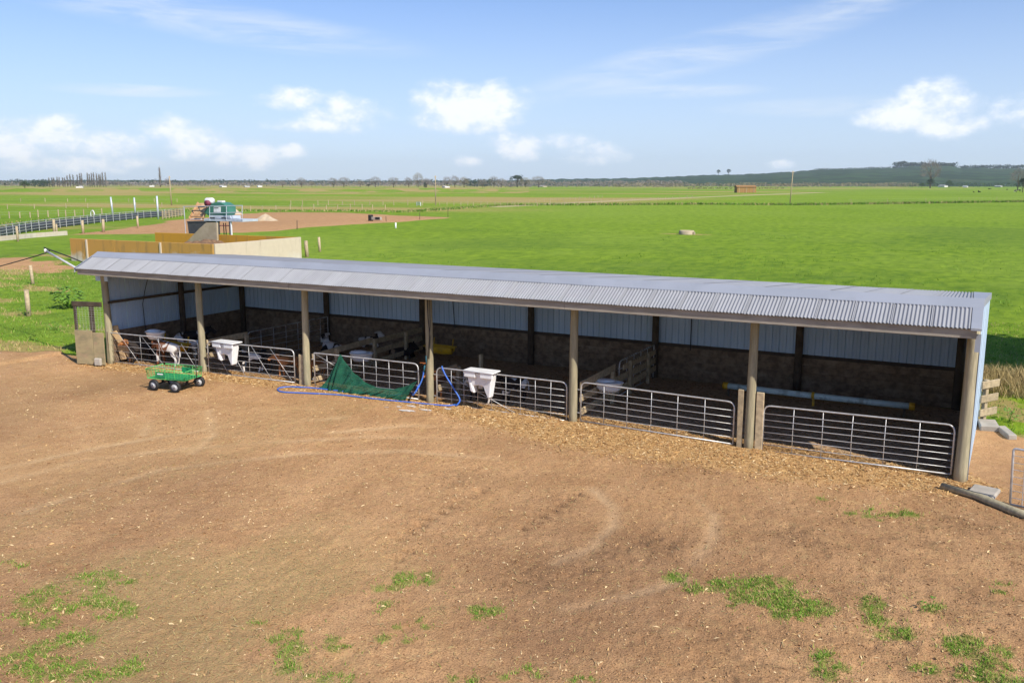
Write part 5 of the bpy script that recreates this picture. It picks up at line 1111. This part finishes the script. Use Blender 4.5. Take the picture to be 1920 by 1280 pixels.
# ---------------------------------------------------------------- grass, straw, chips
def blades(name, P, H_, W_, lean, mats, seed, label, cat, flat=0.0):
    r = np.random.default_rng(seed); n = len(P); a = r.uniform(0, 6.283, n); h = H_*r.uniform(.5, 1.2, n); w_ = W_*r.uniform(.6, 1.3, n); b = r.uniform(0, 6.283, n); ln_ = lean*r.uniform(.2, 1.3, n)*h
    s = np.stack([np.cos(a)*w_, np.sin(a)*w_, np.zeros(n)], -1); d = np.stack([np.cos(b)*ln_, np.sin(b)*ln_, h*(1-flat)], -1); m = P+d*np.array([.35, .35, .6])
    tip = P+d; T = np.concatenate([np.stack([P-s, P+s, m+s*.7], 1), np.stack([P-s, m+s*.7, m-s*.7], 1), np.stack([m-s*.7, m+s*.7, tip], 1)])
    me_ = tri_mesh(name, T, mats)
    if len(mats) > 1: k = r.integers(0, len(mats), n).astype(np.int32); me_.polygons.foreach_set('material_index', np.concatenate([k, k, k]))
    tag(link(name, me_), label, cat, kind='stuff')
for nm, c1, c2 in (('g1', (.10, .23, .018), (.15, .30, .03)), ('g2', (.17, .30, .03), (.22, .34, .05)), ('g3', (.065, .15, .015), (.10, .21, .02)), ('d1', (.52, .40, .17), (.42, .31, .13)), ('d2', (.36, .28, .12), (.46, .36, .18))): MT[nm] = mat('blade '+nm, c1, c2, rough=.75, scale=3, spec=.15)
def zs(x, y): return ground_data(x, y)['z']
# tufts on the yard
n = 22; SPR = np.where(rng.random(len(TP)*n) < .22, 3.2, 1.0); bx = np.repeat(TP[:, 0], n)+rng.normal(size=len(TP)*n)*np.repeat(TP[:, 2], n)*.8*SPR; by = np.repeat(TP[:, 1], n)+rng.normal(size=len(TP)*n)*np.repeat(TP[:, 2], n)*.8*SPR
blades('grass_tufts', np.stack([bx, by, zs(bx, by)-.005], -1), .05, .005, 1.3, [MT['g1'], MT['g2'], MT['g3'], MT['g2'], MT['d1']], 1, 'green grass tufts on the bare yard', 'grass')
# straw lying about
def scatter(n, x0, x1, y0, y1, dens, seed):
    r = np.random.default_rng(seed); x = r.uniform(x0, x1, n); y = r.uniform(y0, y1, n); g = ground_data(x, y); k = r.random(n) < dens(x, y, g); return x[k], y[k], g['z'][k]
x, y, z = scatter(60000, -16, 4, -16, -1, lambda x, y, g: (g['straw']*.9+.12)*(g['dirt'] > .5), 3)
blades('straw_litter', np.stack([x, y, z+.006], -1), .14, .0065, 1.0, [MT['d1'], MT['d2'], MT['d1']], 4, 'dry straw littered over the yard', 'straw', flat=.93)
# wood chips
def chip_mesh(name, x, y, z, L, W_, mats, seed, label, cat, thick=.25):
    r = np.random.default_rng(seed); n = len(x); a = r.uniform(0, 6.283, n); l = L*(.4+1.9*r.random(n)**2.2); w_ = W_*r.uniform(.5, 1.5, n); c = np.stack([x, y, z+.004], -1); u = np.stack([np.cos(a), np.sin(a), r.normal(0, .22, n)], -1)*l[:, None]*.5; v = np.stack([-np.sin(a), np.cos(a), r.normal(0, .35, n)], -1)*w_[:, None]*.5; up = np.zeros((n, 3)); up[:, 2] = w_*thick+.004
    p0, p1, p2, p3 = c-u, c+u, c+v+up, c-v+up*.6; T = np.concatenate([np.stack([p0, p3, p2], 1), np.stack([p3, p1, p2], 1), np.stack([p0, p1, p3], 1), np.stack([p0, p2, p1], 1)]); me_ = tri_mesh(name, T, mats); k = r.integers(0, len(mats), n).astype(np.int32); me_.polygons.foreach_set('material_index', np.concatenate([k]*4)); tag(link(name, me_), label, cat, kind='stuff')
for nm, c1 in (('c1', (.62, .40, .17)), ('c2', (.48, .27, .10)), ('c3', (.74, .54, .29)), ('c4', (.36, .19, .08)), ('s1', (.40, .24, .12)), ('s2', (.30, .17, .085)), ('s3', (.21, .12, .06))): MT[nm] = mat('chip '+nm, c1, rough=.9, scale=6, spec=.15)
x, y, z = scatter(70000, -28, 1, -4.5, .9, lambda x, y, g: g['chips']*1.0, 5)
chip_mesh('wood_chips', x, y, z, .085, .022, [MT['c1'], MT['c2'], MT['c3'], MT['c1'], MT['c4']], 6, 'pale wood chips spread along the shed front', 'wood chips')
x, y, z = scatter(90000, -34, 4, -16, 0, lambda x, y, g: (.10+.30*np.clip(fbm(x*.4, y*.4, 401, 3)*2-.7, 0, 1))*(g['dirt'] > .5), 7)
chip_mesh('scattered_chips', x, y, z, .055, .017, [MT['c1'], MT['c3'], MT['c3'], MT['d1']], 8, 'stray wood chips over the yard', 'wood chips')
x, y, z = scatter(150000, -26, 4, -16, 0, lambda x, y, g: np.clip(.10+.9*g['churn_shade']+.25*np.clip(fbm(x*.6, y*.6, 411, 3)*2.4-1.0, 0, 1), 0, 1)*(g['dirt'] > .5)*np.clip(1.3-np.hypot(x, y+20)/24, .1, 1), 9)
chip_mesh('soil_clods', x, y, z-.006, .034, .028, [MT['s1'], MT['s2'], MT['s1'], MT['s1']], 10, 'loose soil clods on the yard', 'soil', thick=.45)
x, y, z = scatter(9000, -26, .1, .5, 6.2, lambda x, y, g: np.full(x.shape, .8), 11)
chip_mesh('bedding', x, y, z, .09, .03, [MT['s2'], MT['s3'], MT['c4'], MT['s1']], 12, 'dark woodchip bedding on the shed floor', 'bedding')
# rough grass left of the shed, by the right wall, along edges
x, y, z = scatter(60000, -62, -27, -2.5, 26, lambda x, y, g: (1-g['dirt'])*np.clip(.25+fbm(x*.4, y*.4, 421, 3)*.9-.2, 0, 1)*(g['dry'] < .6), 13)
blades('rough_grass', np.stack([x, y, z-.01], -1), .11, .013, 1.0, [MT['g1'], MT['g2'], MT['g3'], MT['g2']], 14, 'rough green grass left of the shed', 'grass')
x, y, z = scatter(50000, -62, -27, -2.5, 26, lambda x, y, g: (1-g['dirt'])*np.clip(g['dry'], 0, 1)*.8, 15)
blades('dry_grass', np.stack([x, y, z-.01], -1), .16, .013, 1.0, [MT['d1'], MT['d2'], MT['g2']], 16, 'dry tan grass left of the shed', 'grass')
x, y, z = scatter(14000, .3, 6, 1.5, 24, lambda x, y, g: (g['dirt'] < .5)*.7, 17)
blades('rough_grass', np.stack([x, y, z-.01], -1), .09, .010, 1.0, [MT['g1'], MT['g2'], MT['g3'], MT['d2']], 18, 'green grass right of the shed', 'grass')
x, y, z = scatter(12000, -2, 6, 7.9, 9.7, lambda x, y, g: np.full(x.shape, .9), 19)
blades('dry_reeds', np.stack([x, y, z-.02], -1), .45, .008, .8, [MT['d1'], MT['d2'], MT['d2']], 20, 'dry brown reeds on the bank behind the right wall', 'reeds')
x, y, z = scatter(30000, -60, 3, 12, 90, lambda x, y, g: (g['dirt'] < .3)*np.clip(fbm(x*.16, y*.22, 431, 4)*3-1.35, 0, 1)*.8, 21)
blades('paddock_tufts', np.stack([x, y, z-.01], -1), .14, .02, 1.0, [MT['g1'], MT['g2'], MT['g3']], 22, 'longer green tufts in the paddock behind the shed', 'grass')
# rank growth along the drain and fences
def along(line, n, sp, seed):
    r = np.random.default_rng(seed); L = [np.array(p) for p in line]; seg = np.array([np.linalg.norm(b-a) for a, b in zip(L[:-1], L[1:])]); k = r.choice(len(seg), n, p=seg/seg.sum()); q = r.random(n); A_ = np.array(L[:-1])[k]; B_ = np.array(L[1:])[k]; P_ = A_+(B_-A_)*q[:, None]+r.normal(size=(n, 2))*sp; return np.stack([P_[:, 0], P_[:, 1], np.full(n, -.35)], -1)
blades('rank_grass', along(DRAIN, 9000, .8, 23), .95, .10, .8, [MT['g3'], MT['g3'], MT['g1'], MT['d2']], 24, 'dark rank grass lining the drain', 'grass')
blades('rank_grass', along(gp([(330, 394), (520, 396.5), (640, 396), (760, 398), (945, 385)]), 5000, 1.1, 25)+np.array([0, 0, .33]), .5, .07, .8, [MT['g3'], MT['g1'], MT['d2']], 26, 'rank grass along the fence behind the dirt patch', 'grass')
blades('rank_grass', along(gp([(0, 424), (180, 408), (350, 397)]), 3000, 1.5, 27)+np.array([0, 0, .33]), .5, .06, .8, [MT['g3'], MT['g1'], MT['d2']], 28, 'rank grass beyond the stock yard rails', 'grass')
# broad leaved plants
def plant(label, px, n, s, seed, name='leafy_plant'):
    g = G(*px); r = np.random.default_rng(seed); lf = MB(); stt = MB(); o = thing(name, label, 'plant', (g[0], g[1], 0), 0, 'broad leaved weeds')
    for k in range(n):
        a = r.uniform(0, 6.283); q = r.uniform(.1, 1)**.6; c = Vector((math.cos(a)*q*s*.55, math.sin(a)*q*s*.55, s*(.25+.7*r.random()*(1.1-q*.5)))); d = Vector((math.cos(a), math.sin(a), r.uniform(-.1, .7))).normalized(); w_ = Vector((-math.sin(a), math.cos(a), r.uniform(-.3, .3))).normalized(); L = s*r.uniform(.16, .30); W_ = L*.32
        lf.add([c, c+d*L*.4+w_*W_, c+d*L+Vector((0, 0, -L*.3)), c+d*L*.4-w_*W_, c+d*L*.5+Vector((0, 0, L*.08))], [(0, 1, 4), (1, 2, 4), (2, 3, 4), (3, 0, 4)])
        if k % 4 == 0: stt.tube([(0, 0, 0), tuple(c)], [.012*s, .006*s], 4)
    stt.build('stem', MT['g3'], o); lf.build('leaves', MT['brightleaf'], o)
plant('bright broad leaved plant in dry grass left of the roof corner', (130, 578), 130, 1.15, 31); plant('low leafy weed in grass left of the plywood screen', (103, 620), 26, .45, 32); plant('small dark weed beside the netting of the screen', (127, 600), 20, .4, 33); plant('low dock plant beside the weathered post', (45, 592), 30, .55, 34)
plant('leafy weed behind the concrete blocks at the right wall', (1892, 790), 30, .45, 35); plant('tiny broad leaved weed on the yard at lower right', (1745, 1143), 16, .22, 36)
# unseen hedge added beyond the right edge to cast shade on the paddock
sb = thing('shade_hedge', 'unseen tall green hedge added to shade the paddock', 'hedge', (8.3, 12.9, 0)); r = np.random.default_rng(51); tris = []
for k in range(14000):
    f = r.integers(0, 3); c = np.array([r.uniform(-.9, .9), r.uniform(-4.2, 3.9), r.uniform(.2, 8.6)])
    if f == 0: c[0] = r.choice([-.9, .9])+r.normal()*.12
    elif f == 1: c[2] = 8.6+r.normal()*.15
    u = r.normal(size=3); u /= np.linalg.norm(u); v = np.cross(u, r.normal(size=3)); v /= np.linalg.norm(v); s = r.uniform(.12, .28); tris.append([c-u*s, c+u*s, c+v*s*1.5])
link('foliage', tri_mesh('foliage', tris, [MT['leaf']]), sb)
for k in range(6): MB().tube([(0, -3.8+k*1.5, -.2), (0, -3.8+k*1.5, 8.2)], [.16, .05], 7).build('trunk', MT['bark'], sb, True)

# ---------------------------------------------------------------- haze
hz = MB().box((-2500, 3000, 118), (18000, 20000, 242)).build('haze', []) if False else None
me_ = bpy.data.meshes.new('haze'); mb = MB().box((-2000, 1500, 98.5), (10500, 10500, 203)); me_.from_pydata(mb.v, [], mb.f); hm_ = bpy.data.materials.new('haze'); hm_.use_nodes = True; ht = hm_.node_tree; ht.nodes.clear()
vo = ht.nodes.new('ShaderNodeVolumePrincipled'); vo.inputs['Color'].default_value = (.80, .88, 1.0, 1); vo.inputs['Density'].default_value = 6.5e-5; vo.inputs['Anisotropy'].default_value = .2
ou = ht.nodes.new('ShaderNodeOutputMaterial'); ht.links.new(vo.outputs[0], ou.inputs['Volume']); me_.materials.append(hm_); tag(link('haze', me_), 'thin pale blue haze over the plain', 'haze', kind='stuff')
